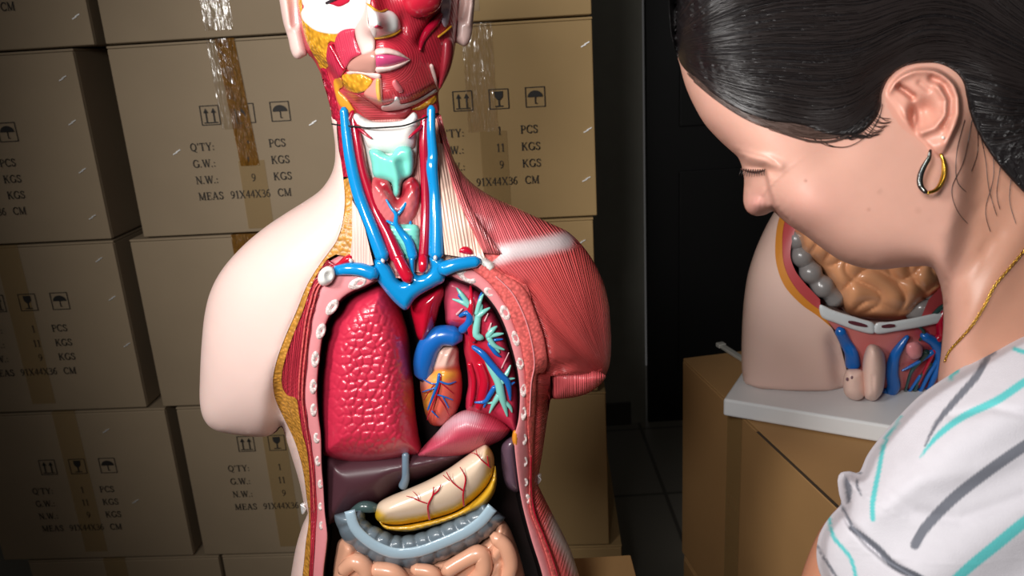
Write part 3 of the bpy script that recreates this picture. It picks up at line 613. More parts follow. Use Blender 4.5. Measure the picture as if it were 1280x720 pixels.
puff('thyroid_gland', cr([(468,221),(478,222),(487,227),(491,238),(497,248),(502,238),(504,228),(515,221),(523,228),(526,245),(523,265),(516,280),(508,288),(497,284),(488,290),(478,283),(468,265),(463,245),(464,230)], 2.5, True), M_PAINT, torso, TF, 68, 15, R=16, hb=25, step=3,
     extra=lambda x, y, d: -4*bumpf(x, y, [(470,224),(486,242),(497,253),(506,240),(520,226)], 4)+.8*np.sin(x*.7+y*.2)*np.sin(y*.45),
     col=lambda x, y, d: mix(np.repeat(L('#c9696b')[None], len(x), 0), L('#a3202f'), np.clip(bumpf(x, y, [(474,228),(486,238),(497,250),(504,240),(517,228)], 9)+ss(512, 524, x)*.7, 0, 1)))
puff('trachea', cr([(484,285),(500,280),(522,282),(525,300),(524,322),(506,326),(494,312)], 3, True), M_TEAL, torso, TF, 77, 9, R=12, hb=20, step=3, extra=lambda x, y, d: 1.3*np.sin(y*1.1))
def tb_(name, m, *ls, seg=12):
    if name in ('artery_branch', 'pulmonary_branch', 'jugular_vein'):
        for l in ls: tubes(name, [np.array(l, float)], m, torso, TF, seg)
        return
    return tubes(name, [np.array(l, float) for l in ls], m, torso, TF, seg)
tb_('jugular_vein', M_BLUE, [(430,138,66,4.5),(433,165,68,5.6),(438,200,72,6.3),(446,235,76,6.8),(455,262,80,7.3),(467,292,87,7.6),(478,320,92,8.3)])
tb_('jugular_vein', M_BLUE, [(539,136,64,4.5),(539,165,68,4.8),(541,195,70,5.6),(540,210,73,6.4),(543,240,76,6),(545,275,83,7.5),(545,318,92,8.4)])
tb_('carotid_artery', M_CRIM, [(441,146,60,5),(446,175,64,5.6),(452,210,68,6),(461,240,72,6),(470,265,76,6),(484,292,84,6.6),(497,322,92,8)])
tb_('carotid_artery', M_CRIM, [(531,148,60,4.5),(530,180,64,5.2),(531,220,68,4.8),(532,260,74,5.2),(531,295,82,5.6),(529,322,88,5.5)])
tb_('artery_branch', M_CRIM, [(447,158,66,2.6),(455,166,72,1.8),(464,173,76,1)], [(527,158,66,2.2),(519,165,72,1.8),(511,172,75,1)], [(436,150,66,3),(441,140,64,2.5)], seg=8)
tb_('thyroid_vein', M_BLUE, [(483,250,85,1.2),(489,260,88,1.6),(495,268,89,2.2),(495,280,89,2.8),(503,292,88,4),(511,303,89,5.3),(516,320,90,5.6)], [(510,248,78,1.2),(504,260,84,1.6),(497,268,86,2.2)], [(484,276,82,1.4),(491,280,86,2),(496,281,86,2.4)], [(513,277,78,1.6),(513,290,82,2.4),(512,302,85,3.2)], seg=10)
# brachiocephalic veins and the big vessels: a thick branching body
Pv = cr([(478,322),(466,326),(467,344),(475,356),(484,368),(495,380),(506,388),(512,384),(519,374),(530,366),(545,358),(556,350),(556,326),(545,320),(536,322),(537,335),(528,343),(519,341),(519,322),(511,322),(512,345),(504,352),(497,348),(490,335)], 2.5, True)
puff('vena_cava', Pv, M_BLUE, torso, TF, 86, 13, R=10, hb=16, step=2.6)
tb_('subclavian_vein', M_BLUE, [(421,338,92,6),(436,336,96,7),(452,337,98,7.5),(466,342,98,8)])
tb_('subclavian_vein', M_BLUE, [(555,336,99,8.5),(566,332,100,7.6),(580,329,99,7),(595,327,97,6.6)])
puff('subclavian_artery', cr([(418,332),(424,326),(432,319),(440,317),(443,322),(441,330),(430,332)], 2, True), M_RED, torso, TF, 88, 10, hb=10, step=2.5)
puff('subclavian_artery', cr([(571,312),(577,307),(586,308),(592,314),(592,320),(580,320),(571,318)], 2, True), M_RED, torso, TF, 86, 10, hb=10, step=2.5)
tb_('aortic_branch', M_RED, [(497,322,94,6.5),(504,337,98,7),(510,348,100,6.5)], [(529,322,92,5.2),(529,331,97,5.2),(528,338,98,4)])
tb_('seam_pin', M_STAPLE, [(478,325,103,2),(479,327,103,2)], [(438,325,99,2),(439,327,99,2)], [(544,321,103,2),(544,324,103,2)], seg=8)
puff('aorta', cr([(513,384),(520,371),(535,363),(551,355),(556,365),(549,385),(544,405),(538,418),(530,428),(522,423),(517,405)], 3, True), M_RED, torso, TF, 50, 30, R=22, hb=25, step=3)
# ------------------------------------------------------------------ chest organs
def lungx(x, y, d):
    m = np.exp(-((np.hypot((x-461)/52, (y-478)/98))**4))
    return m*2.4*(cells(x, y, 10.5, 3)-.5)+(1-m)*.5*cells(x, y, 9, 5)*(d > 8)
LUNG = cr([(462,355),(474,352),(487,359),(497,376),(505,397),(511,420),(514,450),(517,480),(519,510),(523,540),(527,560),(524,569),(508,572),(490,576),(460,579),(430,577),(408,571),(401,562),(399,540),(398,510),(399,470),(402,440),(408,412),(418,392),(436,370),(450,361)], 3, True)
puff('lung', LUNG, mat('lung_red', '#c52a46', rough=.36, spec=.7, coat=.35), torso, TF, 28, 66, R=40, hb=30, step=1.8, extra=lungx)
LUNG2 = cr([(556,350),(566,347),(580,352),(598,364),(612,380),(622,398),(631,418),(638,440),(644,462),(648,485),(649,510),(648,535),(645,543),(630,530),(610,520),(585,515),(582,500),(585,480),(583,455),(580,440),(577,415),(569,410),(558,405),(556,390),(554,370)], 3, True)
def l2col(x, y, d):
    b = mix(np.repeat(L('#c2304d')[None], len(x), 0), L('#b30f22'), np.exp(-(polydist(x, y, [(588,395),(592,425),(600,450),(612,490)])/13)**2))
    return mix(b, L('#d0617a'), (y < 400)*(x < 590)*.5)
puff('lung', LUNG2, M_PAINT, torso, TF, 40, 32, R=12, hb=35, step=2.6, extra=lambda x, y, d: .9*cells(x, y, 3.2, 8)*ss(3, 8, d)*(y < 420)-5*bumpf(x, y, [(589,470),(596,500),(590,515)], 6), col=l2col)
tb_('pulmonary_fold', M_RED, [(587,455,70,3),(592,475,72,2.6),(591,495,72,2.4),(589,508,70,1.6)], [(600,455,70,5),(606,475,71,6),(603,495,70,6),(598,510,68,4)], [(588,355,64,1),(589,380,74,3.6),(587,405,76,4),(592,425,76,4)], seg=10)
BR = M_TEAL
tb_('bronchus', mat('pale_teal_bronchus', '#7cc3b8', rough=.25, coat=.3), [(601,382,74,3),(597,400,76,4),(595,418,78,4.6),(601,422,78,4)], [(597,396,76,3.4),(604,390,76,3),(612,385,74,1.2)], [(596,392,76,3),(600,376,76,2.6),(604,368,74,1)],
    [(610,420,76,3.6),(616,412,76,3),(621,408,74,1)], [(612,420,76,3),(622,418,75,2.4),(629,417,74,1)], [(611,422,76,3.4),(618,432,76,3),(630,437,74,1.2)], [(616,430,76,2.6),(624,440,75,1.4)],
    [(606,444,74,3),(614,460,76,4.4),(623,478,77,5),(626,492,77,5),(630,505,76,3.6),(634,520,74,1.2)], [(624,494,77,4),(618,503,76,3),(612,516,74,1)], [(628,500,76,3),(637,508,75,2.4),(640,515,74,1)], [(619,503,76,2.4),(610,504,74,1)],
    [(628,476,77,3.4),(634,466,76,2.6),(638,457,74,1)], [(627,478,77,3),(636,474,75,2),(643,473,73,1)], [(588,384,74,3),(578,378,74,2.6),(566,374,72,1)], [(586,380,74,3),(577,368,74,2.6),(571,360,72,1.2)], seg=9)
tb_('pulmonary_vein', M_BLUD, [(578,412,72,5.5),(585,405,76,4.8),(587,396,77,4),(583,391,77,3),(575,395,75,2)], [(592,434,74,3),(603,442,78,4),(614,455,79,4),(625,468,79,4),(634,477,78,4),(637,490,77,2.6),(638,500,75,1.2)],
    [(618,484,76,3),(612,494,76,3),(606,502,76,2.4),(594,503,74,1.2)], [(610,497,76,2.4),(605,509,74,1.2)], [(597,388,72,2),(600,374,74,2.4),(602,366,72,1)], [(586,384,72,1.6),(574,369,73,2)], [(612,430,75,3),(620,442,76,2.4),(626,446,74,1)], [(618,425,74,2),(628,424,73,1)], [(636,482,77,2.4),(643,478,75,1)], seg=9)
tb_('pulmonary_branch', mat('pale_branch', '#cf9aa0', rough=.2, coat=.4), [(611,413,75,1.6),(614,404,74,1)], [(627,460,76,.9),(636,441,75,.6)], [(606,401,75,1.2),(610,392,74,.8)], [(592,400,75,1.6),(591,385,75,1),(592,372,72,.8)], [(571,393,74,1.6),(578,386,75,1)], seg=8)
tb_('pulmonary_artery', M_BLUD, [(530,466,50,12),(531,450,54,13.5),(537,432,58,13.5),(550,420,60,12.5),(568,420,60,12)], seg=18)
HE = cr([(540,432),(552,428),(566,428),(573,436),(574,452),(577,468),(578,487),(575,505),(568,520),(558,530),(547,533),(538,530),(532,518),(528,500),(525,482),(527,468),(535,460),(538,445)], 2.6, True)
def hcol(x, y, d):
    b = mix(np.repeat(L('#d8604e')[None], len(x), 0), L('#b53441'), ss(560, 578, x)*.7)
    b = mix(b, L('#dd9a3c'), np.clip(bumpf(x, y, [(528,475),(545,470),(568,468)], 7)+bumpf(x, y, [(550,470),(535,495),(530,510)], 6), 0, 1))
    b = mix(b, L('#c98aa0'), np.exp(-((x-530)/8)**2-((y-475)/9)**2)*.6)
    return mix(b, L('#d7aea0'), ss(464, 456, y+0.15*(x-550)))
puff('heart', HE, M_PAINT, torso, TF, 34, 36, R=26, hb=24, step=2.6, extra=lambda x, y, d: 1.6*np.sin((x*.6+y*.25))*ss(460, 450, y)*ss(2, 6, d)-3*bumpf(x, y, [(535,464),(555,464),(575,462)], 3), col=hcol)
HW = 69
tb_('coronary_vein', M_BLUD, [(549,468,HW,2),(547,480,HW+3,1.9),(541,496,HW+3,1.5),(535,512,HW,1.2)], [(547,480,HW+2,1),(538,479,HW,.9),(529,474,HW-8,.7)], [(546,484,HW+2,.9),(534,488,HW,.9),(528,490,60,.7)], [(548,476,HW+2,1.3),(560,480,HW+2,1.2),(570,477,62,.8)], [(545,493,HW+3,1),(556,496,HW+3,1),(566,500,HW,.7)], [(553,495,HW+3,1),(561,510,HW+2,.7)], [(540,514,HW+3,1),(548,522,HW,.8)], seg=8)
tb_('coronary_artery', M_CRIM, [(551,469,HW,1.2),(549,482,HW+3,1.1),(543,500,HW+4,1),(537,515,HW,.8),(534,525,HW-7,.6)], [(550,478,HW+2,.8),(560,486,HW+3,.7),(567,492,HW,.5)], [(547,495,HW+3,.8),(555,506,HW+3,.7),(562,520,HW-3,.5)], [(543,480,HW+2,.7),(536,490,HW,.7),(530,500,62,.5)], [(541,512,HW+2,.7),(547,522,HW,.5)], seg=8)
DI = cr([(535,572),(522,569),(531,556),(548,538),(560,524),(572,516),(585,512),(605,516),(622,523),(634,532),(638,538),(628,549),(610,558),(590,566),(565,571)], 3, True)
def dcol(x, y, d):
    b = mix(np.repeat(L('#b93a50')[None], len(x), 0), L('#cfa9b4'), np.exp(-(polydist(x, y, [(548,536),(565,524),(590,520)])/11)**2)*.9)
    return wa(mix(b, L('#c0566c'), ss(540, 565, y)*.5), .3+0*x)
puff('diaphragm', DI, M_MUSP, torso, TF, 44, 38, R=30, hb=30, step=3, col=dcol, uv=lambda x, y: (y, np.arctan2(x-560, 640-y)*170))
puff('chest_wall_remnant', cr([(642,538),(648,540),(648,552),(645,560),(640,550)], 2, True), mat('orange_fat', '#d98a2b', rough=.35), torso, TF, 70, 8, hb=6, step=2.5)
LI = cr([(405,570),(430,572),(480,566),(530,562),(570,560),(598,556),(590,566),(570,580),(545,592),(520,602),(500,610),(488,620),(470,632),(445,642),(420,652),(406,656),(403,620)], 3, True)
puff('liver', LI, mat('dark_liver', '#4a2c33', rough=.4, spec=.35, coat=.12), torso, TF, 22, 46, R=40, hb=25, step=4, extra=lambda x, y, d: 3*bumpf(x, y, [(507,560),(507,605)], 4))
tb_('falciform_ligament', mat('slate_ligament', '#6b7f90', rough=.25, coat=.3), [(507,568,62,4.5),(507,585,64,4.5),(507,598,62,5),(504,607,56,6)])
tb_('gall_bladder', mat('grey_green_duct', '#3c5050', rough=.25, coat=.4), [(440,640,60,4),(452,634,66,7),(464,634,66,7),(474,636,62,4)])
ST = cr([(469,640),(474,628),(490,619),(510,611),(535,600),(560,586),(580,572),(598,560),(608,556),(616,566),(618,580),(614,598),(604,613),(590,626),(572,638),(550,646),(525,652),(500,656),(482,655),(471,650)], 3, True)
def stcol(x, y, d):
    e = seg_dist(x, y, np.array([(469,645),(482,655),(500,656),(525,652),(550,646),(572,638),(590,626),(604,613),(614,598),(618,580),(616,566)], float), False)
    b = mix(np.repeat(L('#dfc6ad')[None], len(x), 0), L('#d9ac28'), ss(13, 4, e)); return mix(b, L('#cf8f5c'), np.exp(-((x-613)/6)**2-((y-572)/14)**2)*.7)
puff('stomach', ST, M_PAINT, torso, TF, 62, 30, R=30, hb=30, step=3, col=stcol)
ST2 = cr([(472,648),(482,656),(500,657),(525,653),(550,647),(572,639),(590,627),(604,614),(614,599),(619,582),(621,600),(617,618),(606,632),(590,640),(565,650),(540,658),(515,664),(495,664),(480,660)], 3, True)
puff('stomach_lower_half', ST2, mat('stomach_yellow', '#cf9f27', rough=.3, coat=.3), torso, TF, 60, 22, R=14, hb=30, step=3)
sv = lambda w, *a: [(x, y, w_, r) for x, y, w_, r in a]
tb_('stomach_artery', M_RED, [(537,649,84,1.6),(535,636,92,1.3),(536,629,93.5,1.2),(541,619,93,1),(542,609,91,.7)], [(541,619,93,1),(548,613,92.5,.9),(551,606,91,.6)], [(580,632,87,1.3),(579,618,93,1.2),(582,600,93.5,1),(580,592,93,.8),(575,584,92,.5)],
    [(578,613,93.4,.9),(565,602,93,.8),(558,590,91,.5)], [(562,601,93,.6),(554,594,91.5,.5)], [(533,629,93.2,.8),(524,626,93,.8),(515,622,92.5,.6),(508,620,92,.4)], [(524,626,93,.7),(521,619,92.3,.5),(516,614,91,.4)], [(613,585,86,1),(610,582,88,.9),(602,575,91,.8),(596,568,91,.7),(589,566,90,.4)], [(611,583,88,.8),(609,570,88,.6)], [(597,570,91,.6),(595,562,89,.4)], seg=7)
puff('spleen', cr([(640,545),(646,548),(648,570),(650,595),(650,614),(640,614),(632,606),(628,590),(626,570),(628,555)], 3, True), mat('purple_spleen', '#5b4553', rough=.25, coat=.35), torso, TF, 48, 22, hb=20, step=3.5)
# transverse colon with its taenia, beaded
CO = [(437,638),(444,660),(461,677),(481,688),(500,692),(525,689),(550,680),(581,666),(601,652),(616,634)]
cc = cr(CO, 2.); t_ = np.gradient(cc, axis=0); t_ /= np.hypot(t_[:, 0], t_[:, 1])[:, None]; s_ = np.cumsum(np.hypot(*np.gradient(cc, axis=0).T))
nrm = np.stack([-t_[:, 1], t_[:, 0]], 1); hw = 15+1.4*np.abs(np.sin(s_*math.pi/19))
hw = hw+1.5; hw2 = hw+5*ss(20, 60, s_)*ss(s_[-1]-10, s_[-1]-50, s_)
Pco = region(cc+nrm*(hw[:, None]+3), (cc-nrm*hw2[:, None])[::-1])
def cox(x, y, d):
    D = np.hypot(x[:, None]-cc[None, :, 0], y[:, None]-cc[None, :, 1]).argmin(1); return -3.2*np.exp(-((np.mod(s_[D]+9.5, 19)-9.5)/2.2)**2)*ss(5, 8, np.abs(D*0+np.hypot(x-cc[D, 0], y-cc[D, 1])))
puff('colon', Pco, mat('slate_colon', '#68757f', rough=.3, coat=.25), torso, TF, 58, 24, R=17, hb=22, step=2.6, extra=cox)
pts = [(x, y, 80.5, 5) for x, y in CO[0:]]
bnd = cr([(x, y) for x, y in CO], 3); tn = np.gradient(bnd, axis=0); tn /= np.hypot(tn[:, 0], tn[:, 1])[:, None]; nn_ = np.stack([-tn[:, 1], tn[:, 0]], 1)
puff('colon_band', region(bnd+nn_*7, (bnd-nn_*7)[::-1]), mat('pale_blue_band', '#a4bccb', rough=.25, coat=.3), torso, TF, 81, 3.5, R=5, hb=8, step=3)
# small intestine: a packed coil of tubes
def coil(name, P, m, parent, fr, w, r, seed, dw=10., n=26):
    P = np.asarray(P, float); rg = np.random.default_rng(seed); lo, hi = P.min(0), P.max(0); ls = []; ctr = P.mean(0)
    fill = [] 
    for k in range(n):
        for tr in range(60):
            x, y = lo+(hi-lo)*rg.random(2)
            if inside(np.array([x]), np.array([y]), P)[0]: break
        a = rg.random()*6.28; pts = []; cv = (rg.random()-.5)*1.3
        for j in range(7):
            if not inside(np.array([x]), np.array([y]), P)[0]: break
            d = min(seg_dist(np.array([x]), np.array([y]), P)[0], 45)
            pts.append((x, y, w+dw*math.sqrt(1-(1-d/45)**2)+rg.random()*3, r*(.9+.2*rg.random()))); a += cv+(rg.random()-.5)*.5; x += math.cos(a)*r*1.5; y += math.sin(a)*r*1.5
            if rg.random() < .2: cv = -cv
        if len(pts) > 2: ls.append(pts)
    return ls
PI_ = [(425,712),(422,700),(432,682),(470,690),(500,706),(540,706),(600,680),(628,650),(640,665),(648,690),(652,715),(655,760),(650,806),(430,806),(424,760)]
solidI = puff('small_intestine', cr([(416,720),(419,695),(424,675),(440,672),(470,690),(500,700),(540,700),(600,678),(622,650),(634,655),(645,680),(655,715),(662,760),(660,806),(420,806),(414,760)], 4, True), mat('peach_intestine', '#e0a587', rough=.3, coat=.3), torso, TF, 38, 34, R=30, hb=30, step=3,
    extra=lambda x, y, d: 11*np.sqrt(np.clip(np.abs(np.sin((x+18*np.sin(y*.055)+10*np.sin(x*.04))*math.pi/34)*np.cos((y+16*np.sin(x*.05+1))*math.pi/62)), 0, 1))*ss(0, 14, d))
tubes('intestine_loop', [[(430,712,72,9),(445,702,78,11),(458,714,80,11),(452,735,80,11),(436,745,78,11)], [(470,712,80,10),(492,716,82,11),(505,730,82,11)], [(560,712,82,10),(580,700,80,10),(600,692,78,11),(604,712,80,11),(590,728,80,10)], [(620,672,70,9),(632,684,72,10),(638,704,72,10),(632,725,72,10)], [(520,712,80,8),(540,716,82,9),(548,730,82,9)]], MATS['peach_intestine'], torso, TF, 14)
# side clips
for cx, cy in ((379, 634), (673, 597)):
    puff('clip', cr([(cx-3,cy-4),(cx+3,cy-5),(cx+3.5,cy),(cx+1,cy+8),(cx-2,cy+8)], 1.5, True), M_STAPLE, torso, TF, 12, 7, hb=4, step=1.6)
    tubes('clip_hook', [[(cx-3, cy-3, 20, 1), (cx+3, cy+2, 22, 1.1), (cx-1, cy+8, 20, .9)]], M_STAPLE, torso, TF, 7)
b = MB(); b.box((-.125, -.11, 0), (.125, .09, .022)); bs_ = b.build('base', mat('white_base', '#d9dadb', rough=.4), torso, bevel=.004)
# ------------------------------------------------------------------ the model's head
HP = cr([(384,66),(391,74),(397,84),(404,100),(410,120),(414,140),(417,156),(440,160),(500,158),(540,148),(549,140),(548,118),(552,108),(560,94),(566,75),(570,52),(574,0),(577,-60),(570,-115),(545,-165),(510,-192),(475,-198),(440,-188),(408,-160),(385,-115),(374,-60),(371,0),(376,40)], 4, True)
FHf = Field(HP, .9, 92)
XJ = [395, 415, 428, 445, 478, 510, 545, 562]; YJ = [72, 92, 112, 126, 138, 132, 112, 90]
def Fh(x, y, d=None):
    x = np.asarray(x, float); y = np.asarray(y, float); h = FHf(x, y)
    j = ss(-3, 12, np.interp(x, XJ, YJ)-y); h = h*(.62+.38*j)+26*j*np.exp(-((x-478)/58)**2)
    h = h+24*np.exp(-(polydist(x, y, [(461,-60),(463,-10),(470,30)])/11)**2)*ss(-70, 10, y)*ss(56, 40, y)+10*np.exp(-((x-470)/17)**2-((y-30)/13)**2)
    h = h+7*np.exp(-((x-475)/34)**2-((y-74)/13)**2)+6*np.exp(-((x-478)/22)**2-((y-122)/13)**2)
    h = h+10*np.exp(-((x-520)/24)**2-((y-2)/16)**2)-8*bumpf(x, y, [(556,12),(540,28),(528,42),(524,52)], 5)-7*np.exp(-((x-503)/5)**2-((y-32)/12)**2)
    return h
HD = [([(370,0),(580,0),(580,160),(370,160)], 3.)]
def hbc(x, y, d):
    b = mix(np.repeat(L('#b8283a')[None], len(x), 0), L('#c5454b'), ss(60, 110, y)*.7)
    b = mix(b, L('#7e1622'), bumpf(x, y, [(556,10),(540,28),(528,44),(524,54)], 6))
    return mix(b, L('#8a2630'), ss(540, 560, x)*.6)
def huv(x, y):
    a = np.arctan2(y-74, x-478); r = np.hypot(x-478, (y-74)*1.2); face = (x > 468)
    near = r < 48
    return np.where(near, a*60, y), np.where(near, r*1.2, (x-.35*y)*1.1)
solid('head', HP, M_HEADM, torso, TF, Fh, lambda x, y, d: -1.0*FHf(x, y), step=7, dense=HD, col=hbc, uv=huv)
def hr(name, P, m, up=1.5, rnd=4., sm=True, st=2.6, **k):
    P = cr(P, 2.5, True) if sm else pl(P, 3)
    return solid(name, P, m, torso, TF, lambda x, y, d: Fh(x, y)+up*.3+up*prof(d, rnd), thick=6, step=st, **k)
M_GOLD = mat('gold_fat', '#d99a2c', rough=.25, bump='grain', bs=.9, dist=.002, scale=.75, coat=.3)
M_WHT = mat('head_bone', '#e6e7e4', rough=.3, coat=.4)
M_NSK = mat('head_skin', '#dcbcb4', rough=.3, coat=.3)
hr('scalp', [(371,-10),(374,-60),(385,-115),(408,-158),(440,-186),(467,-195),(467,-60),(420,-45),(380,-35)], M_NSK, 3)
hr('cheek_fat', [(372,-40),(372,0),(376,22),(381,45),(388,62),(396,76),(401,86),(410,84),(415,70),(410,58),(413,52),(422,54),(424,42),(405,40),(390,34),(380,20),(377,0),(377,-40)], M_GOLD, 2)
hr('cheek_bone', [(377,-45),(377,0),(380,8),(376,16),(379,26),(390,36),(402,41),(420,43),(429,39),(446,36),(458,30),(459,-45)], M_WHT, 3.5, 8)
hr('eye_socket', [(410,5),(418,0),(430,-6),(438,-6),(438,2),(431,7),(423,9.5),(416,7)], mat('eye_red', '#b32038', rough=.2, coat=.5), 5)
tubes('eyelid', [[(408,4,float(Fh([408],[4])[0])+5,1.4),(418,-1,float(Fh([418],[-1])[0])+7,1.6),(430,-7,float(Fh([430],[-7])[0])+7,1.6),(440,-8,float(Fh([440],[-8])[0])+6,1.2)]], mat('dark_lash', '#31232a', rough=.5), torso, TF, 8)
hr('tear_duct', oval(437, 27, 3.2, 2.6), mat('bone_pit', '#8d8088', rough=.4), 3.6)
hr('cheek_muscle', [(422,42),(431,36),(443,36),(444,48),(449,60),(451,68),(440,74),(434,83),(429,90),(423,70),(418,54)], M_HEADM, 4, 5, col=lambda x, y, d: np.repeat(L('#c03850')[None], len(x), 0), uv=lambda x, y: (y, (x-.25*y)*1.4))
hr('chewing_muscle', [(411,54),(418,58),(424,68),(429,80),(431,88),(422,100),(414,92),(408,76),(408,64)], M_HEADM, 4, 5, col=lambda x, y, d: np.repeat(L('#b72d47')[None], len(x), 0), uv=lambda x, y: (y, (x-.3*y)*1.4))
FHz = lambda x, y: float(Fh(np.array([x]), np.array([y]))[0])
tubes('facial_artery', [[(x, y, FHz(x, y)+6, r) for x, y, r in ((413,56,2.4),(419,67,2.5),(424,77,2.4),(430,87,1.8))]], M_CRIM, torso, TF, 9)
hr('nose_skin', [(455,-45),(456,0),(452,18),(444,33),(445,48),(450,62),(453,69),(462,67),(468,63),(469,50),(466,40),(460,28),(461,0),(460,-45)], M_NSK, 5, 5)
hr('nose_cartilage', [(459,6),(468,13),(476,15),(486,13),(494,17),(500,27),(500,36),(492,42),(480,45),(467,47),(462,36),(460,20)], M_WHT, 6, 7)
hr('nostril', [(466,33),(471,30),(478,32),(482,36),(476,38),(469,37)], mat('nostril_red', '#b4304c', rough=.3), 7.6)
tubes('yellow_nose_edge', [[(x, y, FHz(x, y)+3, 1.2) for x, y in ((466,48),(480,46.5),(492,43.5),(500,38))]], mat('edge_yellow', '#c98f25', rough=.4), torso, TF, 7)
tubes('yellow_brow_edge', [[(x, y, FHz(x, y)+2.5, 1.2) for x, y in ((459,4),(466,10),(475,15),(484,12))]], MATS['edge_yellow'], torso, TF, 7)
hr('skin_lip', [(434,86),(437,78),(446,71),(456,66),(469,63),(469.5,89),(455,91),(442,91)], mat('brown_lip', '#b98578', rough=.3, coat=.3), 4, 6)
hr('skin_lip_edge', [(433,90),(445,88.5),(458,91),(468,91),(476,93),(475,99),(466,98),(456,94),(444,92.5),(436,93.5)], M_NSK, 4)
hr('chin_fat', [(428,94),(436,92),(447,92),(458,95),(466,101),(461,110),(451,116),(440,115),(431,109),(428,101)], M_GOLD, 3)
hr('jaw_fat', [(417,101),(425,97),(429,108),(424,113),(433,122),(440,132),(445,142),(434,141),(424,131),(419,117)], mat('jaw_yellow', '#d4922e', rough=.3, coat=.3), 4)
hr('neck_gland', [(401,84),(407,84),(411,98),(417,113),(421,130),(426,148),(425,157),(417.5,157),(414,140),(409,120),(403,100)], M_MUSG, 2)
hr('chin_pad', [(455,116),(463,106),(468,99),(476,97),(478,112),(477,131),(468,129),(458,122)], mat('chin_pink', '#cf8478', rough=.3, coat=.3), 3)
hr('chin_strip', [(470,99),(475,99),(476,114),(477,129),(472,127),(469,112)], mat('strip_yellow', '#d9a650', rough=.3, coat=.3), 5)
hr('under_chin_muscle', [(424,112),(436,115),(450,120),(466,130),(480,139),(498,139),(514,135),(509,145),(500,150),(480,152),(462,152),(452,142),(441,131),(430,121)], M_HEADM, 5, 8, col=lambda x, y, d: np.repeat(L('#b6444c')[None], len(x), 0), uv=lambda x, y: (x, y*1.2))
hr('jaw_bone', [(477,133),(485,131),(492,127),(494,121),(498,121.5),(500,126),(501,130),(515,127),(530,120),(545,111),(547,114),(533,123),(516,132),(500,137),(485,139),(478,138)], M_WHT, 5, 3)
hr('upper_lip_edge', [(469,62),(476,59.5),(486,60),(498,64),(507,70),(513,74.5),(500,71),(485,68),(470,69)], M_NSK, 4.5, 3)
hr('lip', [(470,68),(485,68),(500,70),(511,74.5),(500,79),(485,83),(470,84)], mat('pink_lip', '#bf4471', rough=.25, coat=.4), 3.5, 4)
hr('lower_lip_edge', [(470,84),(485,83),(500,79),(513,74.5),(506,81),(491,88),(476,91),(470,90)], M_NSK, 4.5, 3)
hr('chin_muscle', [(490,104),(494,99),(498,103),(504,112),(503,116),(496,114)], mat('pale_chin', '#cf6d72', rough=.3), 3)
puff('eye_muscle', cr([(489,-18),(500,8),(512,20),(528,22),(544,15),(552,4),(554,-20),(540,-40),(510,-44)], 3, True), mat('glossy_red', '#b31f33', rough=.2, coat=.4), torso, TF, 84, 24, R=34, hb=20, step=3)
hr('temple_bone', [(553,-20),(563,-22),(564,0),(562,20),(558,34),(553,30),(551,16)], mat('lilac_bone', '#a394a0', rough=.35), 4)
tubes('cheek_muscle', [[(x, y, FHz(x, y)+5, r) for x, y, r in ((551,18,2.5),(544,28,4),(535,38,4.2),(528,50,3),(525,62,1.5))]], M_CRIM, torso, TF, 10)
tubes('ear_nerve', [[(x, y, FHz(x, y)+3, 1.2) for x, y in ((548,46),(556,40),(564,33))]], MATS['edge_yellow'], torso, TF, 7)
tubes('jaw_ligament', [[(x, y, FHz(x, y)+3, r) for x, y, r in ((539,82,2.2),(542,92,2.2),(545,102,1.6),(547.5,111,1.2))]], M_NSK, torso, TF, 8)
puff('side_neck_muscle', cr([(549,50),(557,44),(566,50),(567,68),(563,86),(556,102),(549,112),(547,95),(547,70)], 3, True), mat('dark_muscle', '#962532', rough=.3, coat=.2), torso, TF, 30, 20, hb=20, step=3)
hr('salivary_gland', [(514,137),(526,131),(538,123),(545,119),(546,126),(538,132),(524,138)], M_GOLD, 3)
def ear(pts, pits, rim, nm='ear', m=None):
    P = cr(pts, 2.5, True)
    def ex(x, y, d):
        h = 0*x
        for ps, s, a in pits: h = h-a*bumpf(x, y, ps, s)
        for ps, s, a in rim: h = h+a*bumpf(x, y, ps, s)
        return h
    puff(nm, P, m or M_NSK, torso, TF, 2, 14, R=14, hb=12, step=2.4, extra=ex)
ear([(384,66),(380,71),(373,74),(367,71),(363,62),(360,48),(354,28),(350,5),(347,-20),(349,-45),(360,-55),(371,-45),(374,-20),(375,10),(379,40)], [([(366,-30),(366,0),(368,30)], 5, 6)], [([(358,-40),(356,0),(362,35)], 4, 4)])
ear([(567,50),(573,55),(581,58),(587,52),(590,40),(592,20),(594,-5),(596,-30),(590,-50),(578,-50),(571,-30),(568,0),(567,30)], [([(580,-20),(582,5),(578,22)], 4.5, 12)], [([(591,-30),(589,0),(586,30)], 3, 4)])
tubes('neck_seam', [[(x, y, w, .9) for x, y, w in ((415,155,30),(428,157,66),(444,158,72),(462,160,79),(485,159,82),(505,157,80),(522,151,74),(536,145,66),(548,142,40))]], mat('seam_black', '#120c0e', rough=.8), torso, TF, 6)
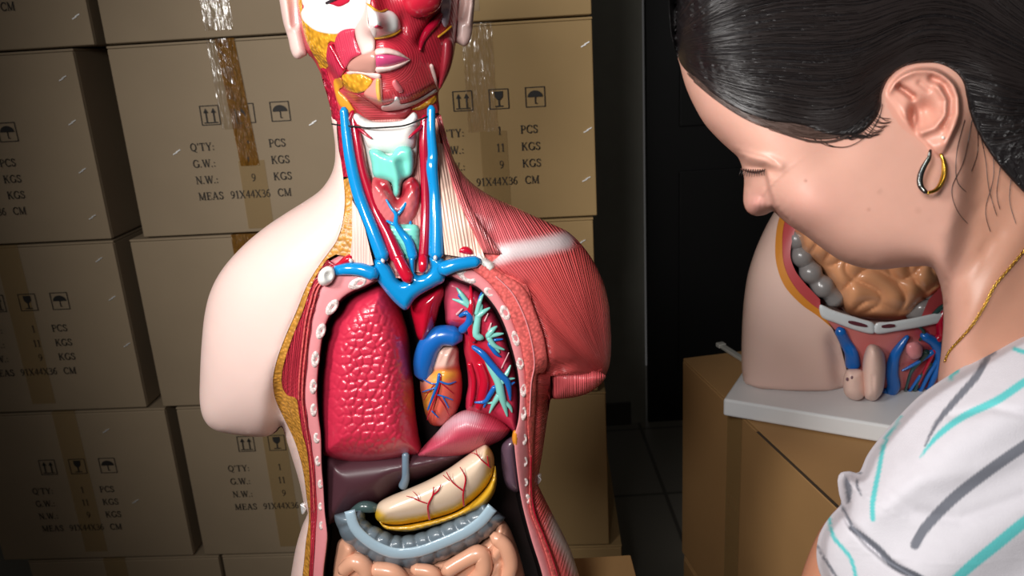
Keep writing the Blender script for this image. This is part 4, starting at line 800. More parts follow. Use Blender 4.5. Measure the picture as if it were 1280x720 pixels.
# ================================================================== the pelvis model
ZP = ZB+.032
g0 = ground(930, 476, ZP); YP = g0[1]; SPx = float((C0-0+0)[0]*0+np.dot(g0-C0, Fv)/FPX)
PFr = Upright(YP, SPx, ZP)
pel = thing('pelvis_model', 'open anatomy pelvis model on a white base, intestines showing, standing on a carton', 'anatomical model', (ground(1093,500,ZP)[0], YP, ZB))
ga, gb = ground(904, 498, ZP), ground(1108, 531, ZP); gd = (gb-ga)/np.linalg.norm(gb-ga); gn = np.array([-gd[1], gd[0], 0])
b = MB(); Wb, Db = .40, .24
cs = [ga+np.array([0, 0, 0]), ga+gd*Wb, ga+gd*Wb+gn*Db, ga+gn*Db]
V = [(q[0], q[1], z) for z in (ZB+.001, ZP-.001) for q in cs]; b.add(V, [(0,3,2,1),(4,5,6,7),(0,1,5,4),(1,2,6,5),(2,3,7,6),(3,0,4,7)])
o = b.build('base', mat('white_base', '#dcdedd', rough=.4), pel, bevel=.004, local=False)
PL = [(1020,190),(1000,215),(982,242),(967,266),(955,288),(943,316),(934,347),(929,385),(927,430),(928,468),(936,490),(962,502),(1000,508),(1040,508),(1080,512),(1120,518),(1180,520),(1235,512),(1256,490),(1262,440),(1262,385),(1256,330),(1238,285),(1212,240),(1190,190)]
PP = region(cr(PL, 4)); FPf = Field(PP, .75, 95)
Fp = lambda x, y, d=None: FPf(x, y)-14*bumpf(x, y, [(1046,430),(1052,470),(1058,505)], 12)
Q0 = [(1010,215),(985,250),(973,276),(969,306),(971,332),(981,358),(1001,380),(1022,395),(1040,410)]
Q1 = [(1030,215),(1000,245),(981,276),(978,315),(983,340),(996,362),(1013,379),(1026,388)]
Q2 = [(1050,215),(1015,250),(996,282),(988,315),(993,336),(1005,353),(1025,374)]
M_PSK = mat('pelvis_skin', '#e2c0b3', rough=.4, spec=.3, sss=.05)
M_OR = mat('orange_fat_edge', '#cf8430', rough=.35, coat=.2); M_RW = mat('red_wall', '#b5474a', rough=.35, coat=.2)
iL = len([1])
q0, q1, q2 = cr(Q0, 3), cr(Q1, 3), cr(Q2, 3)
left = cr([p for p in PL if p[0] < 1085], 4)
solid('skin', region(left, [(1080,505),(1060,470),(1050,430)], q0[::-1]), M_PSK, pel, PFr, Fp, floor=lambda x, y, d: np.minimum(Fp(x, y)-6, 20)*ss(0, 8, seg_dist(x, y, left, False))-.5, step=6)
solid('back_shell', PP, M_PSK, pel, PFr, lambda x, y, d: -4+0*x, floor=lambda x, y, d: -.8*FPf(x, y)-4.5, step=10)
fl = lambda x, y, d: np.minimum(10, Fp(x, y)-4)
solid('fat_edge', region(q0, q1[::-1]), M_OR, pel, PFr, lambda x, y, d: Fp(x, y), floor=fl, step=4)
solid('muscle_wall', region(q1, q2[::-1]), M_RW, pel, PFr, lambda x, y, d: Fp(x, y)-1, floor=fl, step=4)
mir = lambda P: np.array([(2186-x, y) for x, y in P])
solid('muscle_wall', region(mir(q0), mir(q2)[::-1]), M_RW, pel, PFr, lambda x, y, d: Fp(x, y)-1, floor=fl, step=4)
cv = region(q2, mir(q2)[::-1]); cw_ = np.minimum(Fp(cv[:, 0], cv[:, 1])-6, 80); A_ = PFr(cv[:, 0], cv[:, 1], cw_); B_ = PFr(cv[:, 0], cv[:, 1], 0*cw_); n = len(cv)
link('cavity_wall', mesh('cavity_wall', np.concatenate([A_, B_]), [(i, n+i, n+(i+1) % n, (i+1) % n) for i in range(n)]), M_CAV, pel)
solid('cavity_back', pl(cv, 6), M_CAV, pel, PFr, lambda x, y, d: 0*x, thick=3, step=14)
def pcol(x, y, d):
    b = mix(np.repeat(L('#c8706c')[None], len(x), 0), L('#a8323e'), ss(1120, 1150, x)*.8)
    return mix(b, L('#d7a5a3'), np.exp(-((x-1142)/9)**2-((y-438)/10)**2))
Rr = region([(1026,388),(1060,402),(1093,408),(1130,404),(1165,396)], mir(q0)[::-1][2:5], cr([(1215,380),(1230,330),(1256,330),(1262,385),(1262,440),(1256,490),(1235,512),(1180,520),(1120,518),(1100,512)], 4), [(1085,500),(1075,470),(1060,430),(1040,408)])
Rr = cr([(1026,388),(1060,402),(1093,408),(1130,404),(1165,392),(1190,372),(1208,345),(1216,318),(1250,318),(1259,345),(1262,385),(1262,440),(1256,490),(1235,512),(1180,520),(1120,518),(1095,512),(1078,500),(1070,470),(1058,430),(1040,408)], 4, True)
solid('muscle_half', Rr, M_PAINT, pel, PFr, lambda x, y, d: Fp(x, y)-1, floor=lambda x, y, d: np.minimum(Fp(x, y)-6, 0*x), step=5, col=pcol, uv=lambda x, y: (y, (x+y*.6)*1.1))
M_PB = mat('pubic_bone_white', '#d5dadd', rough=.3, coat=.3)
zP = lambda x, y: float(Fp(np.array([x]), np.array([y]))[0])
for P in ([(1025,381),(1040,387),(1052,391),(1078,399),(1092,404),(1092,417),(1070,413),(1045,404),(1027,396)], [(1095,404),(1113,402),(1138,398),(1173,391),(1181,393),(1178,402),(1155,408),(1121,414),(1095,417)]):
    solid('pubic_bone', cr(P, 2.5, True), M_PB, pel, PFr, lambda x, y, d: Fp(x, y)+5+3*prof(d, 4), thick=16, step=3)
for P in ([(1061,401),(1070,402),(1083,406),(1083,409),(1070,407),(1061,404)], [(1102,407),(1112,405),(1119,406),(1119,408.5),(1110,410),(1102,409.5)]):
    solid('bone_slot', cr(P, 2, True), mat('dark_slot', '#5b2530', rough=.6), pel, PFr, lambda x, y, d: Fp(x, y)+9.6, thick=3, step=2)
SIo = cr([(998,288),(1022,297),(1045,312),(1065,334),(1074,338),(1121,336),(1160,336),(1178,345),(1182,360),(1166,372),(1148,384),(1134,397),(1095,398),(1058,391),(1046,362),(1024,335),(1003,318),(996,300)], 3, True)
puff('small_intestine', cr([(996,240),(990,285),(996,300),(1003,318),(1024,335),(1040,362),(1058,391),(1095,399),(1134,398),(1150,386),(1170,372),(1184,358),(1190,320),(1188,250),(1100,225)], 4, True), mat('orange_intestine', '#f0ab7c', rough=.28, coat=.35), pel, PFr, 34, 44, R=30, hb=20, step=2.6,
     extra=lambda x, y, d: 10*np.sqrt(np.clip(np.abs(np.sin((x+14*np.sin(y*.08)+9*np.sin(x*.06+1))*math.pi/36)*np.cos((y+.25*x+12*np.sin(x*.07+1))*math.pi/40)), 0, 1))*ss(0, 10, d))
M_GC = mat('grey_bowel', '#84807f', rough=.3, coat=.3)
for i, (x, y, r) in enumerate(((996,300,9),(1000,318,10),(1010,337,11),(1021,353,12),(1033,366,12),(1043,377,9))):
    pass
tubes('large_intestine', [[(993,285,44,8),(996,300,50,11),(998,309,50,8.5),(1002,320,54,12),(1008,330,54,9.5),(1013,340,58,13),(1020,349,58,10),(1028,358,60,13.5),(1036,365,60,10),(1044,374,60,11)]], M_GC, pel, PFr, 14, 2.5)
tubes('large_intestine', [[(1140,392,56,8),(1152,385,60,11),(1160,380,60,9),(1170,374,58,12),(1180,366,56,9),(1188,358,52,11),(1196,345,48,9)]], M_GC, pel, PFr, 14, 2.5)
def pt(name, m, *ls, seg=10, up=3): return tubes(name, [[(x, y, zP(x, y)+up, r) for x, y, r in l] for l in ls], m, pel, PFr, seg)
pt('femoral_vein', M_BLUD, [(1050,414,6),(1057,428,6.5),(1064,441,7.5),(1066,456,8.5)], up=4)
pt('femoral_vein', M_BLUD, [(1134,421,2.5),(1126,432,4.5),(1118,446,6),(1115,465,7),(1117,482,7.5),(1112,491,6.5),(1103,493,4)], up=4)
puff('anatomical_detail', cr([(1085,432),(1095,431),(1104,440),(1107,456),(1106,475),(1103,490),(1095,500),(1086,500),(1080,494),(1078,470),(1079,448)], 2.5, True), M_PSK, pel, PFr, 82, 22, hb=14, step=2.6, extra=lambda x, y, d: -2*bumpf(x, y, [(1091,470),(1091,500)], 1.6)*1.0)
puff('anatomical_detail', cr([(1058,463),(1066,461),(1078,463),(1082,475),(1082,492),(1074,500),(1062,498),(1055,490),(1054,474)], 2.5, True), M_PSK, pel, PFr, 80, 17, hb=12, step=2.6)
for cx, cy in ((1059, 474), (1065, 472)): puff('vessel_opening', oval(cx, cy, 1.8, 2.4, 0, 10), mat('vessel_dark', '#7a5560', rough=.5), pel, PFr, 95, 2.5, hb=5, step=1)
M_DG = mat('dark_green_vessel', '#22413e', rough=.2, coat=.5)
for l in ([(1212,352,3),(1200,365,3.5),(1190,378,3.5),(1176,385,3),(1165,397,3)], [(1204,395,3.5),(1192,402,3.5),(1183,415,3),(1174,422,2.6)], [(1158,440,4),(1150,452,2.4),(1140,463,2),(1134,480,1.6),(1128,505,1.4)], [(1163,455,2.4),(1152,470,2),(1143,490,1.8),(1136,512,1.4)], [(1150,425,1.5),(1155,415,2),(1148,408,1.5)]): pt('green_nerve', M_DG, l, up=4)
for l in ([(1155,420,5),(1168,428,6),(1174,440,6),(1174,455,5),(1166,475,3.4),(1156,500,2.4)], [(1165,440,3.5),(1152,450,2.4),(1138,458,1.8),(1128,463,1.2)], [(1172,450,3),(1160,470,2.4),(1150,490,2),(1140,505,1.4)], [(1150,470,1.8),(1138,488,1.6),(1132,500,1)]): pt('leg_vein', M_BLUD, l, up=4)
pt('leg_artery', M_CRIM, [(1182,385,3),(1176,400,5),(1177,418,6),(1170,425,4)], [(1172,430,2.4),(1160,455,2),(1148,480,1.6)], up=5)
puff('hip_gland', cr([(1134,430),(1145,427),(1153,434),(1151,446),(1140,449),(1133,441)], 2.5, True), M_PINK, pel, PFr, 86, 8, hb=8, step=2.6)
# ================================================================== the woman leaning in
WZ = .64; WF = Facing(WZ, .00064)
HO = cr([(846,62),(850,82),(857,108),(868,133),(881,155),(897,173),(912,187),(922,196),(926,204),(928,212),(930,223),(929,240),(929,254),(934,265),(945,270),(958,268),(966,264),(973,270),(986,281),(1006,294),(1030,312),(1050,325),(1075,334),(1100,337),(1130,334),(1160,333),(1170,342),(1177,365),(1179,400),(1176,440),(1172,480),(1178,530),(1210,590),(1300,640),(1440,680),(1560,640),(1590,500),(1560,330),(1500,190),(1440,70),(1390,-60),(1300,-180),(1180,-250),(1050,-260),(940,-200),(870,-90),(845,0)], 5, True)
FW = Field(HO, .95, 118, 6.)
EAR = cr([(1106,121),(1110,108),(1118,97),(1129,89),(1143,84),(1158,83),(1172,85),(1186,93),(1197,105),(1203,121),(1204,140),(1201,155),(1195,168),(1189,182),(1181,195),(1172,198),(1165,193),(1158,184),(1148,175),(1138,168),(1128,160),(1118,148),(1110,135)], 3, True)
EARX = EAR+(EAR-EAR.mean(0))*.06
jawl = [(1176,340),(1180,315),(1188,285),(1196,250),(1200,215),(1200,180)]
def Fw(x, y, d=None):
    h = FW(x, y)
    # neck lies deeper than the jaw
    xj = np.interp(y, [120, 180, 215, 250, 285, 315, 345, 400, 700], [1205, 1200, 1201, 1197, 1189, 1181, 1173, 1120, 1000])
    h = h-26*ss(-4, 26, x-xj)*ss(120, 190, y)*ss(900, 480, y)
    nose = [(957,214),(962,238),(969,262)]
    xn = np.interp(y, [196, 214, 238, 262, 275], [948, 957, 962, 970, 985]); h = h-15*ss(3, -3, x-xn)*ss(205, 222, y)
    h = h+9*np.exp(-((x-946)/9)**2-((y-257)/8)**2)*ss(225, 245, y)
    h = h-9*bumpf(x, y, [(922,204),(938,209),(954,211)], 6)                      # eye hollow
    h = h+6*bumpf(x, y, [(924,211),(940,214),(953,214)], 3.2)+4*bumpf(x, y, [(915,189),(935,195),(960,200),(975,208)], 6)   # lid and brow bone
    h = h-1.6*bumpf(x, y, [(917,187),(936,192),(958,198),(968,204)], 1.8)
    h = h-4*np.exp(-((x-964)/7)**2-((y-213)/7)**2)
    h = h+8*np.exp(-((x-1010)/38)**2-((y-262)/28)**2)                              # cheek
    h = h-4*np.exp(-((x-1040)/30)**2-((y-190)/20)**2)
    for q in ([(1183,300),(1200,285),(1225,262),(1245,240)], [(1178,380),(1215,330),(1250,290)], [(1200,230),(1215,245)]): h = h-2.2*bumpf(x, y, q, 3)
    h = h+7*bumpf(x, y, [(1180,440),(1240,360),(1300,250)], 20)                    # neck tendon
    ie = inside(x, y, EAR); de = seg_dist(x, y, EAR)
    e = np.where(ie, ss(0, 6, de), 0); sd = ((x-1106)*.79-(y-118)*.61)     # distance behind the line where the ear joins the face
    back = ss(4, 48, sd); hel = [(1110,112),(1124,97),(1143,89),(1160,88),(1177,93),(1191,106),(1197,122),(1197,142),(1190,162),(1182,178)]
    e = e*ss(-2, 8, sd)
    eh = (3+14*back)+5*bumpf(x, y, hel, 5.5)-7*bumpf(x, y, [(1165,98),(1180,106),(1187,122),(1187,142),(1180,158)], 4.5)
    eh = eh+7*bumpf(x, y, [(1172,108),(1184,125),(1182,145),(1168,160),(1152,166)], 5)
    eh = eh-15*np.exp(-((x-1157)/13)**2-((y-138)/14)**2)-14*bumpf(x, y, [(1124,109),(1132,114),(1141,121)], 4)-22*np.exp(-((x-1142)/6)**2-((y-148)/15)**2)
    eh = eh+7*np.exp(-((x-1130)/6)**2-((y-148)/10)**2)+5*np.exp(-((x-1172)/12)**2-((y-183)/9)**2)-3*bumpf(x, y, [(1160,112),(1150,104)], 4)
    h = h+e*eh
    return h
def wc(x, y, d):
    b = np.repeat(L('#cb9a89')[None], len(x), 0)
    b = mix(b, L('#cf8f88'), np.exp(-((x-946)/14)**2-((y-256)/14)**2)*.6+np.exp(-((x-1010)/40)**2-((y-255)/30)**2)*.22)
    ie = inside(x, y, EAR); b = mix(b, L('#cf8f7c'), ie*.55)
    b = mix(b, L('#a06a50'), np.exp(-((x-958)/9)**2-((y-212)/6)**2)*.35)
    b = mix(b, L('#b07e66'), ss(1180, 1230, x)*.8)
    for mx, my, r in ((1007,226,1.6),(1148,265,1.4),(1160,276,1.2),(893,130,1.5),(1182,378,1.6),(1225,309,2),(1085,262,1),(1209,376,2),(1098,240,1)): b = mix(b, L('#7a4632'), np.exp(-((x-mx)/r)**2-((y-my)/r)**2)*.75)
    return b
M_WSK = mat('woman_skin', rough=.42, spec=.4, paint=True, sss=.12, bump='noise', bs=.06, dist=.001, scale=6)
dense = [([(900,150),(1010,150),(1040,345),(920,300)], 2.2), ([(1098,75),(1212,75),(1212,205),(1098,205)], 1.7), ([(1010,165),(1098,165),(1098,345),(1040,345)], 4)]
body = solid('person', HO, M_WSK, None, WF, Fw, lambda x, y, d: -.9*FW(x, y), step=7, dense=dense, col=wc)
tag(body, 'dark-haired woman in white striped shirt with hoop earring bending over the pelvis model', 'person')
wz = lambda x, y: float(Fw(np.array([x], float), np.array([y], float))[0])
# forearm and hand below the sleeve
tubes('arm_tmp', [[(1120,640,60,45),(1084,694,40,58),(1048,765,30,52),(1010,850,20,40),(985,930,20,30)]], M_WSK, None, WF, 20)
arm = bpy.data.objects['arm_tmp']
hand = MB(); hand.add(*tube_mesh([(988,920,20,30),(980,950,20,34),(975,985,20,32)], WF, 14))
for k, (dx, l) in enumerate(((-24, 60), (-8, 68), (9, 64), (24, 52))): hand.add(*tube_mesh([(978+dx*.8,975,22,11),(976+dx*1.1,975+l*.5,26,9.5),(974+dx,975+l,36,8)], WF, 9))
hand.add(*tube_mesh([(1004,945,24,12),(1022,975,34,11),(1026,1000,42,9)], WF, 9))
ho = link('hand_tmp', mesh('hand_tmp', hand.V, hand.F), M_WSK)
for o in (arm, ho): setcol(o.data, np.repeat(L('#c08468')[None], len(o.data.vertices), 0))
with bpy.context.temp_override(active_object=body, object=body, selected_objects=[body, arm, ho], selected_editable_objects=[body, arm, ho]): bpy.ops.object.join()
# shirt
SHO = [(1300,411),(1280,415),(1262,424),(1247,433),(1220,449),(1180,473),(1149,495),(1122,522),(1100,547),(1084,569),(1074,590),(1062,589),(1051,591),(1047,600),(1049,618),(1051,630),(1038,645),(1028,660),(1022,676),(1021,700),(1028,725),(1050,780),(1080,830),(1130,880),(1160,1000),(1180,1150),(1500,1180),(1800,1150),(1820,800),(1780,560),(1640,440),(1480,400),(1380,395)]
SHP = region(cr(SHO, 4, True)); FS = Field(SHP, .8, 170, 7.)
def Fs(x, y, d=None):
    h = FS(x, y)*.95+18
    h = h*ss(-2, 14, seg_dist(x, y, SHP))+0
    h = h-9*bumpf(x, y, [(1049,630),(1062,655),(1085,680),(1110,702),(1150,726),(1200,760)], 4)
    h = h-5*bumpf(x, y, [(1060,600),(1064,620),(1058,640)], 4)
    h = h+5*np.sin((x*.55+y*.9)*.05)*ss(0, 40, d if d is not None else 40)+3.2*bumpf(x, y, [(1100,640),(1150,600),(1220,590),(1290,560)], 14)-3*bumpf(x, y, [(1090,600),(1140,640),(1200,650),(1280,620)], 9)-2.6*bumpf(x, y, [(1190,520),(1240,510),(1290,520)], 6)
    return h
GR, TE = L('#74767f'), L('#62c3c4')
STR = [(GR, [(1247,433,7),(1233,449,8),(1220,471,9),(1193,502,8.5),(1171,529,6),(1156,557,2)]), (TE, [(1300,468,11),(1280,478,10),(1247,500,10),(1202,522,9),(1171,546,7),(1150,572,2)]),
 (GR, [(1310,540,14),(1280,558,14),(1238,587,14),(1193,622,14),(1158,658,13),(1144,681,12)]), (TE, [(1310,632,14),(1280,653,14),(1247,680,14),(1207,713,13),(1180,742,12),(1150,790,8)]),
 (TE, [(1127,520,3),(1107,551,5),(1098,591,6),(1091,627,7),(1091,649,6)]), (GR, [(1064,660,7),(1096,684,8),(1118,707,9),(1149,722,9),(1190,750,9)]), (TE, [(1036,644,4),(1042,671,5),(1062,696,5),(1070,722,5),(1074,760,5)]),
 (GR, [(1022,684,3),(1033,702,4),(1046,722,4),(1060,750,4)]), (GR, [(1057,597,5),(1061,612,8),(1060,626,6)]), (GR, [(1049,628,3),(1057,641,4),(1064,656,4)]), (GR, [(1075,592,3),(1071,605,4),(1076,618,3)]), (TE, [(1187,473,5),(1197,463,4)]),  # grey strokes inside the sleeve fold put its shade into the colour
 (TE, [(1300,445,4),(1280,440,6),(1268,436,5)]), (GR, [(1360,590,14),(1420,650,14),(1440,760,14)]), (TE, [(1380,520,12),(1450,600,12),(1500,700,12)]), (GR, [(1300,760,14),(1230,830,14),(1200,900,12)])]
def scol(x, y, d):
    b = np.repeat(L('#d4d0d6')[None], len(x), 0)
    for cc_, P in STR:
        Q = cr(P, 3.); D = np.full(len(x), 1e9)
        for i in range(0, len(Q)): D = np.minimum(D, np.hypot(x-Q[i, 0], y-Q[i, 1])-Q[i, 2]*.5)
        b = mix(b, cc_, ss(.9, -.9, D))
    return b
M_SH = mat('jersey_cloth', rough=.85, spec=.15, paint=True, bump='noise', bs=.35, dist=.0006, scale=9)
SFr = Facing(.60, .0006)
shirt = solid('shirt', SHP, M_SH, body, SFr, Fs, lambda x, y, d: -.9*FS(x, y), step=14, dense=[([(1010,400),(1300,400),(1300,735),(1010,735)], 2.3)], col=scol)
# hair: a cap over the skull with combed-back strands
LOW = [(836,-20),(836,0),(837,22),(840,48),(849,76),(860,91),(873,102),(895,120),(920,137),(945,148),(970,154),(1001,156),(1020,164),(1045,170),(1074,167),(1092,152),(1101,134),(1103,115),(1113,95),(1126,85),(1143,79.5),(1170,79),(1190,87),(1203,101),(1208,120),(1212,140),(1222,165),(1240,195),(1262,222),(1290,248),(1330,262),(1380,262)]
HAIRP = region(cr(LOW, 3), cr([(1380,262),(1440,200),(1460,80),(1420,-80),(1320,-210),(1180,-285),(1040,-295),(920,-230),(850,-110),(836,-20)], 8))
low = cr([(836,-20),(837,22),(841,50),(850,78),(873,103),(920,139),(970,156),(1010,160),(1045,160),(1078,145),(1106,112),(1142,84),(1178,82),(1206,108),(1240,150),(1300,190),(1380,210)], 6)
def strand(t, dy=0.):
    """a comb line from the hairline to the tied-back hair; t=0 the lowest"""
    P0 = np.array([(858,88),(890,112),(930,134),(975,148),(1020,158),(1060,152),(1100,120),(1135,92),(1180,84),(1220,90),(1290,110),(1370,110)], float)
    P1 = np.array([(836,-20),(850,-100),(890,-180),(960,-240),(1040,-270),(1120,-270),(1190,-250),(1250,-210),(1300,-160),(1330,-100),(1355,-40),(1370,40)], float)
    s = np.linspace(0, 1, len(P0)); return P0*(1-t)+P1*t
def flowuv(x, y):
    T = np.linspace(-.6, 1.1, 100); best = np.full(len(x), 1e9); v = np.zeros(len(x))
    lines = [cr(strand(t), 14) for t in T]; A = np.concatenate(lines); tt = np.concatenate([np.full(len(l), t) for l, t in zip(lines, T)]); u = np.concatenate([np.arange(len(l))*14. for l in lines])
    uo = np.zeros(len(x))
    for i0 in range(0, len(x), 1000):
        D = np.hypot(x[i0:i0+1000, None]-A[None, :, 0], y[i0:i0+1000, None]-A[None, :, 1]); k = np.argsort(D, 1)[:, :5]; w = 1/(np.take_along_axis(D, k, 1)+2)**2
        v[i0:i0+1000] = (tt[k]*w).sum(1)/w.sum(1); uo[i0:i0+1000] = (u[k]*w).sum(1)/w.sum(1)
    return uo, v*420
M_HAIR = mat('dark_hair', '#141011', rough=.42, spec=.42, bump='fibre', bs=.45, dist=.0012, scale=1.6)
hf = lambda x, y, d: Fw(x, y)*0+FW(np.minimum(x, 1500), y)*1.0+4.5*ss(0, 3, d)+.3+11*ss(0, 50, d)+2.0*np.sin(flowuv(x, y)[1]*.12)*ss(10, 30, d)
hair = solid('hair', HAIRP, M_HAIR, body, WF, hf, lambda x, y, d: -FW(x, y)-14*prof(d, 60), step=8, dense=[([(830,-10),(1300,-10),(1300,265),(830,265)], 4)], uv=flowuv)
rg = np.random.default_rng(11); ls = []; b = MB(); hs = []
for k in range(520):
    t = rg.random()**1.5*.62-.015 if k % 5 else -rg.random()*.5; P = cr(strand(t), 6); a = int(rg.random()*len(P)*.45); e_ = min(len(P)-1, a+int(25+rg.random()*60)); P = P[a:e_]
    if len(P) < 4: continue
    off = (rg.random()-.5)*5; P = P+np.array([0, off])+np.stack([np.zeros(len(P)), 2*np.sin(np.arange(len(P))*.12+rg.random()*6)], 1)
    k_ = (P[:, 0] > 838) & (P[:, 0] < 1300) & (P[:, 1] > -60) & inside(P[:, 0], P[:, 1], HAIRP) & ~inside(P[:, 0], P[:, 1], EARX); P = first_run(P, k_)[::2]
    if len(P) < 4: continue
    hs.append(P)
allp = np.concatenate(hs); dd_ = seg_dist(allp[:, 0], allp[:, 1], HAIRP); wv_ = hf(allp[:, 0], allp[:, 1], dd_); i = 0
for P in hs:
    w = wv_[i:i+len(P)]; i += len(P); r = np.full(len(P), .55); r[0] = r[-1] = .2
    b.add(*tube_mesh(np.stack([P[:, 0], P[:, 1], w+.5, r], 1), WF, 4, 12))
# loose hairs at the temple, the hairline and the nape
loose = [[(1020,158),(1022,170),(1034,180),(1052,184),(1070,179),(1088,165),(1098,148)], [(1001,156),(1015,172),(1035,182),(1055,184)], [(1040,166),(1060,172),(1080,162),(1096,142)], [(1103,130),(1098,150),(1084,170)], [(1206,150),(1196,190),(1196,225),(1208,240)],
  [(1215,150),(1205,200),(1190,235),(1196,262),(1210,280)], [(1225,165),(1232,200),(1236,235),(1246,270)], [(1240,180),(1242,220),(1232,262),(1238,290)], [(1252,200),(1246,240),(1250,262)], [(1222,160),(1222,190),(1214,215)], [(1265,215),(1262,250),(1270,280)]]
for x0 in range(852, 1000, 2):
    yb = np.interp(x0, [850, 873, 920, 970, 1001], [78, 103, 139, 156, 157]); loose.append([(x0-4, yb-9), (x0+6, yb-1), (x0+20+rg.random()*10, yb+5+5*rg.random()-3)])
for x0 in range(1005, 1098, 2):
    yb = np.interp(x0, [1001, 1045, 1078, 1100], [157, 168, 165, 140]); loose.append([(x0-8, yb-10), (x0, yb-1), (x0+10, yb+6*rg.random()+2), (x0+22, yb+4*rg.random())])
for P in loose:
    P = cr(P, 4); P = first_run(P, ~inside(P[:, 0], P[:, 1], EARX))
    if len(P) < 3: continue
    w = Fw(P[:, 0], P[:, 1])+2.2; r = np.full(len(P), .38); r[-1] = .15; b.add(*tube_mesh(np.stack([P[:, 0], P[:, 1], w, r], 1), WF, 4, 5))
fine = []
for k in range(150):
    P = cr(strand(-.045+.06*rg.random()), 5); a = int(rg.random()*38); P = P[a:a+int(9+rg.random()*16)]+np.array([0, (rg.random()-.5)*5])
    P = first_run(P, (P[:, 0] > 856) & (P[:, 0] < 1095) & ~inside(P[:, 0], P[:, 1], EARX))[::2]
    if len(P) > 3: fine.append(P)
fb = MB()
for P in fine:
    w = Fw(P[:, 0], P[:, 1])+2.4; w[0] += 2; r = np.full(len(P), .38); r[-1] = .12; fb.add(*tube_mesh(np.stack([P[:, 0], P[:, 1], w, r], 1), WF, 4, 8))
fo = link('hairline_strands', mesh('hairline_strands', fb.V, fb.F), mat('brown_hair_strand', '#4a3831', rough=.45), hair); fo['kind'] = 'stuff'
hs_o = link('hair_strands', mesh('hair_strands', b.V, b.F), mat('hair_strand', '#1f1918', rough=.35, spec=.6), hair); hs_o['kind'] = 'stuff'
b = MB()
for k in range(11):
    x0 = 927+k*2.9; y0 = 211+.25*k-.02*k*k; z = wz(x0, y0)+3
    b.add(*tube_mesh([(x0, y0, z, .65), (x0-2+.1*k, y0+5, z+2, .4), (x0-3+.25*k, y0+9.5-.3*abs(k-5), z+1, .2)], WF, 4, 3))
link('eyelashes', mesh('eyelashes', b.V, b.F), mat('lash_black', '#1a1210', rough=.5), body)
tubes('eyelid_line', [[(x, y, wz(x, y)+1, r) for x, y, r in ((926,211,.6),(935,214,1.1),(945,215,1.2),(955,213,.8))]], mat('lid_line', '#4a2b24', rough=.6), body, WF, 6)
# jewellery
M_GLD = mat('gold', '#d8b04a', metal=1, rough=.22); M_DKS = mat('dark_silver', '#2c2f30', metal=.7, rough=.25); M_GEM = mat('stone_sparkle', '#cfd6d4', metal=1, rough=.1)
ez = wz(1172, 190)+6
ers = thing('earring', 'x', 'x'); bpy.data.objects.remove(ers)
fr_ = tubes('hoop_earring', [[(1163,188,ez,1.6),(1161,198,ez+6,2.4),(1154,210,ez+9,2.9),(1150,222,ez+9,3.1),(1151,233,ez+8,3),(1157,240,ez+6,2.4)]], M_DKS, body, WF, 10)
gh = tubes('gold_half', [[(1176,193,ez-4,1.6),(1180,203,ez-3,2.6),(1180,217,ez-2,3),(1176,230,ez,2.8),(1169,238,ez+2,2.3),(1160,241,ez+5,1.9)]], M_GLD, fr_, WF, 10)
bs2 = MB()
for q in cr([(1162,192),(1159,200),(1153,211),(1149.5,222),(1150.5,232),(1155,238)], 3.4): bs2.add(*tube_mesh([(q[0]-.8, q[1]-.6, ez+12, 1.), (q[0]+.8, q[1]+.6, ez+12.3, 1.)], WF, 6, 2))
gm = link('stones', mesh('stones', bs2.V, bs2.F), M_GEM, fr_); gm['kind'] = 'stuff'
bs2 = MB()
for q in cr([(1179,198),(1182,210),(1181,222),(1175,233),(1168,239)], 3.4): bs2.add(*tube_mesh([(q[0]-1, q[1]-.6, ez+2.2, 1.1), (q[0]+1, q[1]+.6, ez+2.4, 1.1)], WF, 6, 2))
gm = link('gold_beads', mesh('gold_beads', bs2.V, bs2.F), M_GLD, fr_); gm['kind'] = 'stuff'
puff('ear_stud', oval(1179, 172, 2.6, 2.6, 0, 12), mat('clear_stud', '#f4efe6', rough=.15, coat=1), body, WF, wz(1179, 172)+1, 4, hb=3, step=1.2)
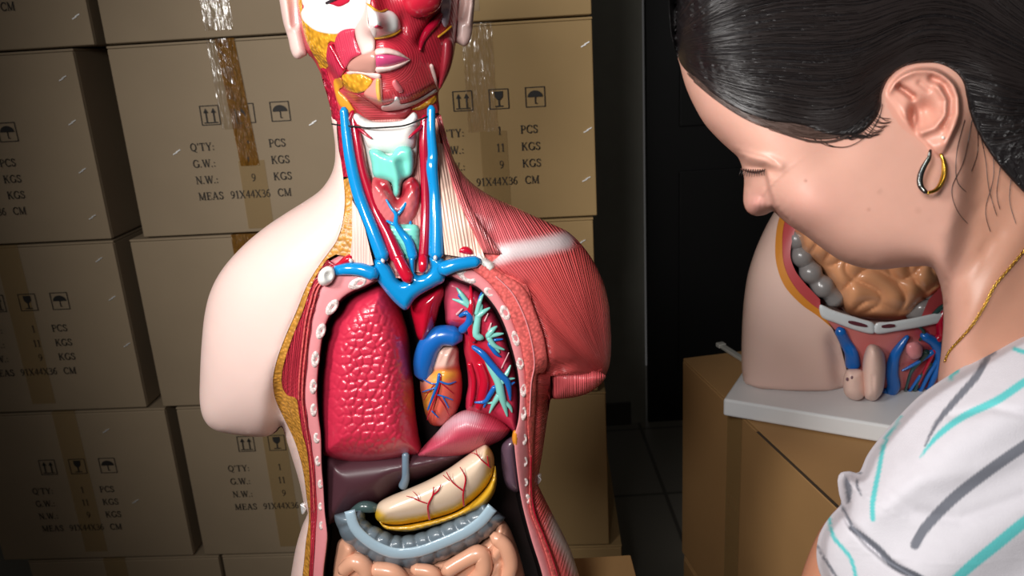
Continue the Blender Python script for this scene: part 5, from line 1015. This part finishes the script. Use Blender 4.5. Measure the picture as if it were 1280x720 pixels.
# chain necklace of interlocked links
NK = cr([(1330,240),(1300,285),(1281,312),(1262,335),(1243,358),(1229,385),(1214,408),(1200,424),(1186,440),(1180,455)], 2.0)
b = MB(); W3 = WF(NK[:, 0], NK[:, 1], Fw(NK[:, 0], NK[:, 1])+2.5); seg = np.concatenate([[0], np.cumsum(np.linalg.norm(np.diff(W3, axis=0), axis=1))]); k = 0
for s0 in np.arange(0, seg[-1]-.003, .0019):
    p = np.array([np.interp(s0, seg, W3[:, j]) for j in range(3)]); q = np.array([np.interp(s0+.001, seg, W3[:, j]) for j in range(3)]); t = (q-p)/np.linalg.norm(q-p)
    a = np.cross(t, Fv); a /= np.linalg.norm(a); n_ = np.cross(t, a); s_ = a if k % 2 else n_; o_ = n_ if k % 2 else a; k += 1; V = []; F = []
    for i in range(10):
        A1 = 2*math.pi*i/10; c_ = p+t*.0015*math.cos(A1)+s_*.0009*math.sin(A1); rd = t*math.cos(A1)+s_*math.sin(A1)
        for j in range(5): B1 = 2*math.pi*j/5; V.append(c_+.00032*(rd*math.cos(B1)+o_*math.sin(B1)))
    for i in range(10):
        for j in range(5): F.append((i*5+j, ((i+1) % 10)*5+j, ((i+1) % 10)*5+(j+1) % 5, i*5+(j+1) % 5))
    b.add(V, F)
link('necklace', mesh('necklace', b.V, b.F), M_GLD, body)
def sub(child, par):                 # vessels and bands that belong to one organ hang under it
    P = bpy.data.objects[par]
    for o in list(bpy.data.objects):
        if o.name.split('.')[0] == child and o.parent is not None and o.parent == P.parent: o.parent = P; o.matrix_parent_inverse = Matrix()
for ch, pa in (('coronary_vein', 'heart'), ('coronary_artery', 'heart'), ('stomach_artery', 'stomach'), ('thyroid_vein', 'thyroid_gland'), ('colon_band', 'colon'), ('falciform_ligament', 'liver'), ('clip_hook', 'clip'), ('eye_socket', 'head'), ('eyelid', 'head'), ('tear_duct', 'cheek_bone'), ('nostril', 'nose_cartilage')): sub(ch, pa)
# ================================================================== light
def aim(o, loc, tgt):
    COL.objects.link(o); o.location = loc; o.rotation_euler = (Vector(tgt)-Vector(loc)).to_track_quat('-Z', 'Y').to_euler(); return o
l = bpy.data.lights.new('side_lamp', 'SPOT'); l.energy = 72; l.spot_size = math.radians(78); l.spot_blend = 1; l.shadow_soft_size = .16; l.color = (1, .975, .94)
aim(bpy.data.objects.new('side_lamp', l), (-.95, -.15, 1.85), (-.22, .8, 1.36))
l = bpy.data.lights.new('front_lamp', 'SPOT'); l.energy = 43; l.spot_size = math.radians(92); l.spot_blend = 1; l.shadow_soft_size = .13; l.color = (1, .98, .96)
aim(bpy.data.objects.new('front_lamp', l), (-.26, -.14, 1.66), (.16, 1.0, 1.24))
wd = bpy.data.worlds.new('world'); SC.world = wd; wd.use_nodes = True
wd.node_tree.nodes['Background'].inputs[0].default_value = (1, .97, .95, 1); wd.node_tree.nodes['Background'].inputs[1].default_value = .06
SC.view_settings.view_transform = 'Standard'; SC.view_settings.look = 'None'; SC.view_settings.gamma = 1; SC.view_settings.exposure = 0
SC.view_settings.use_curve_mapping = False
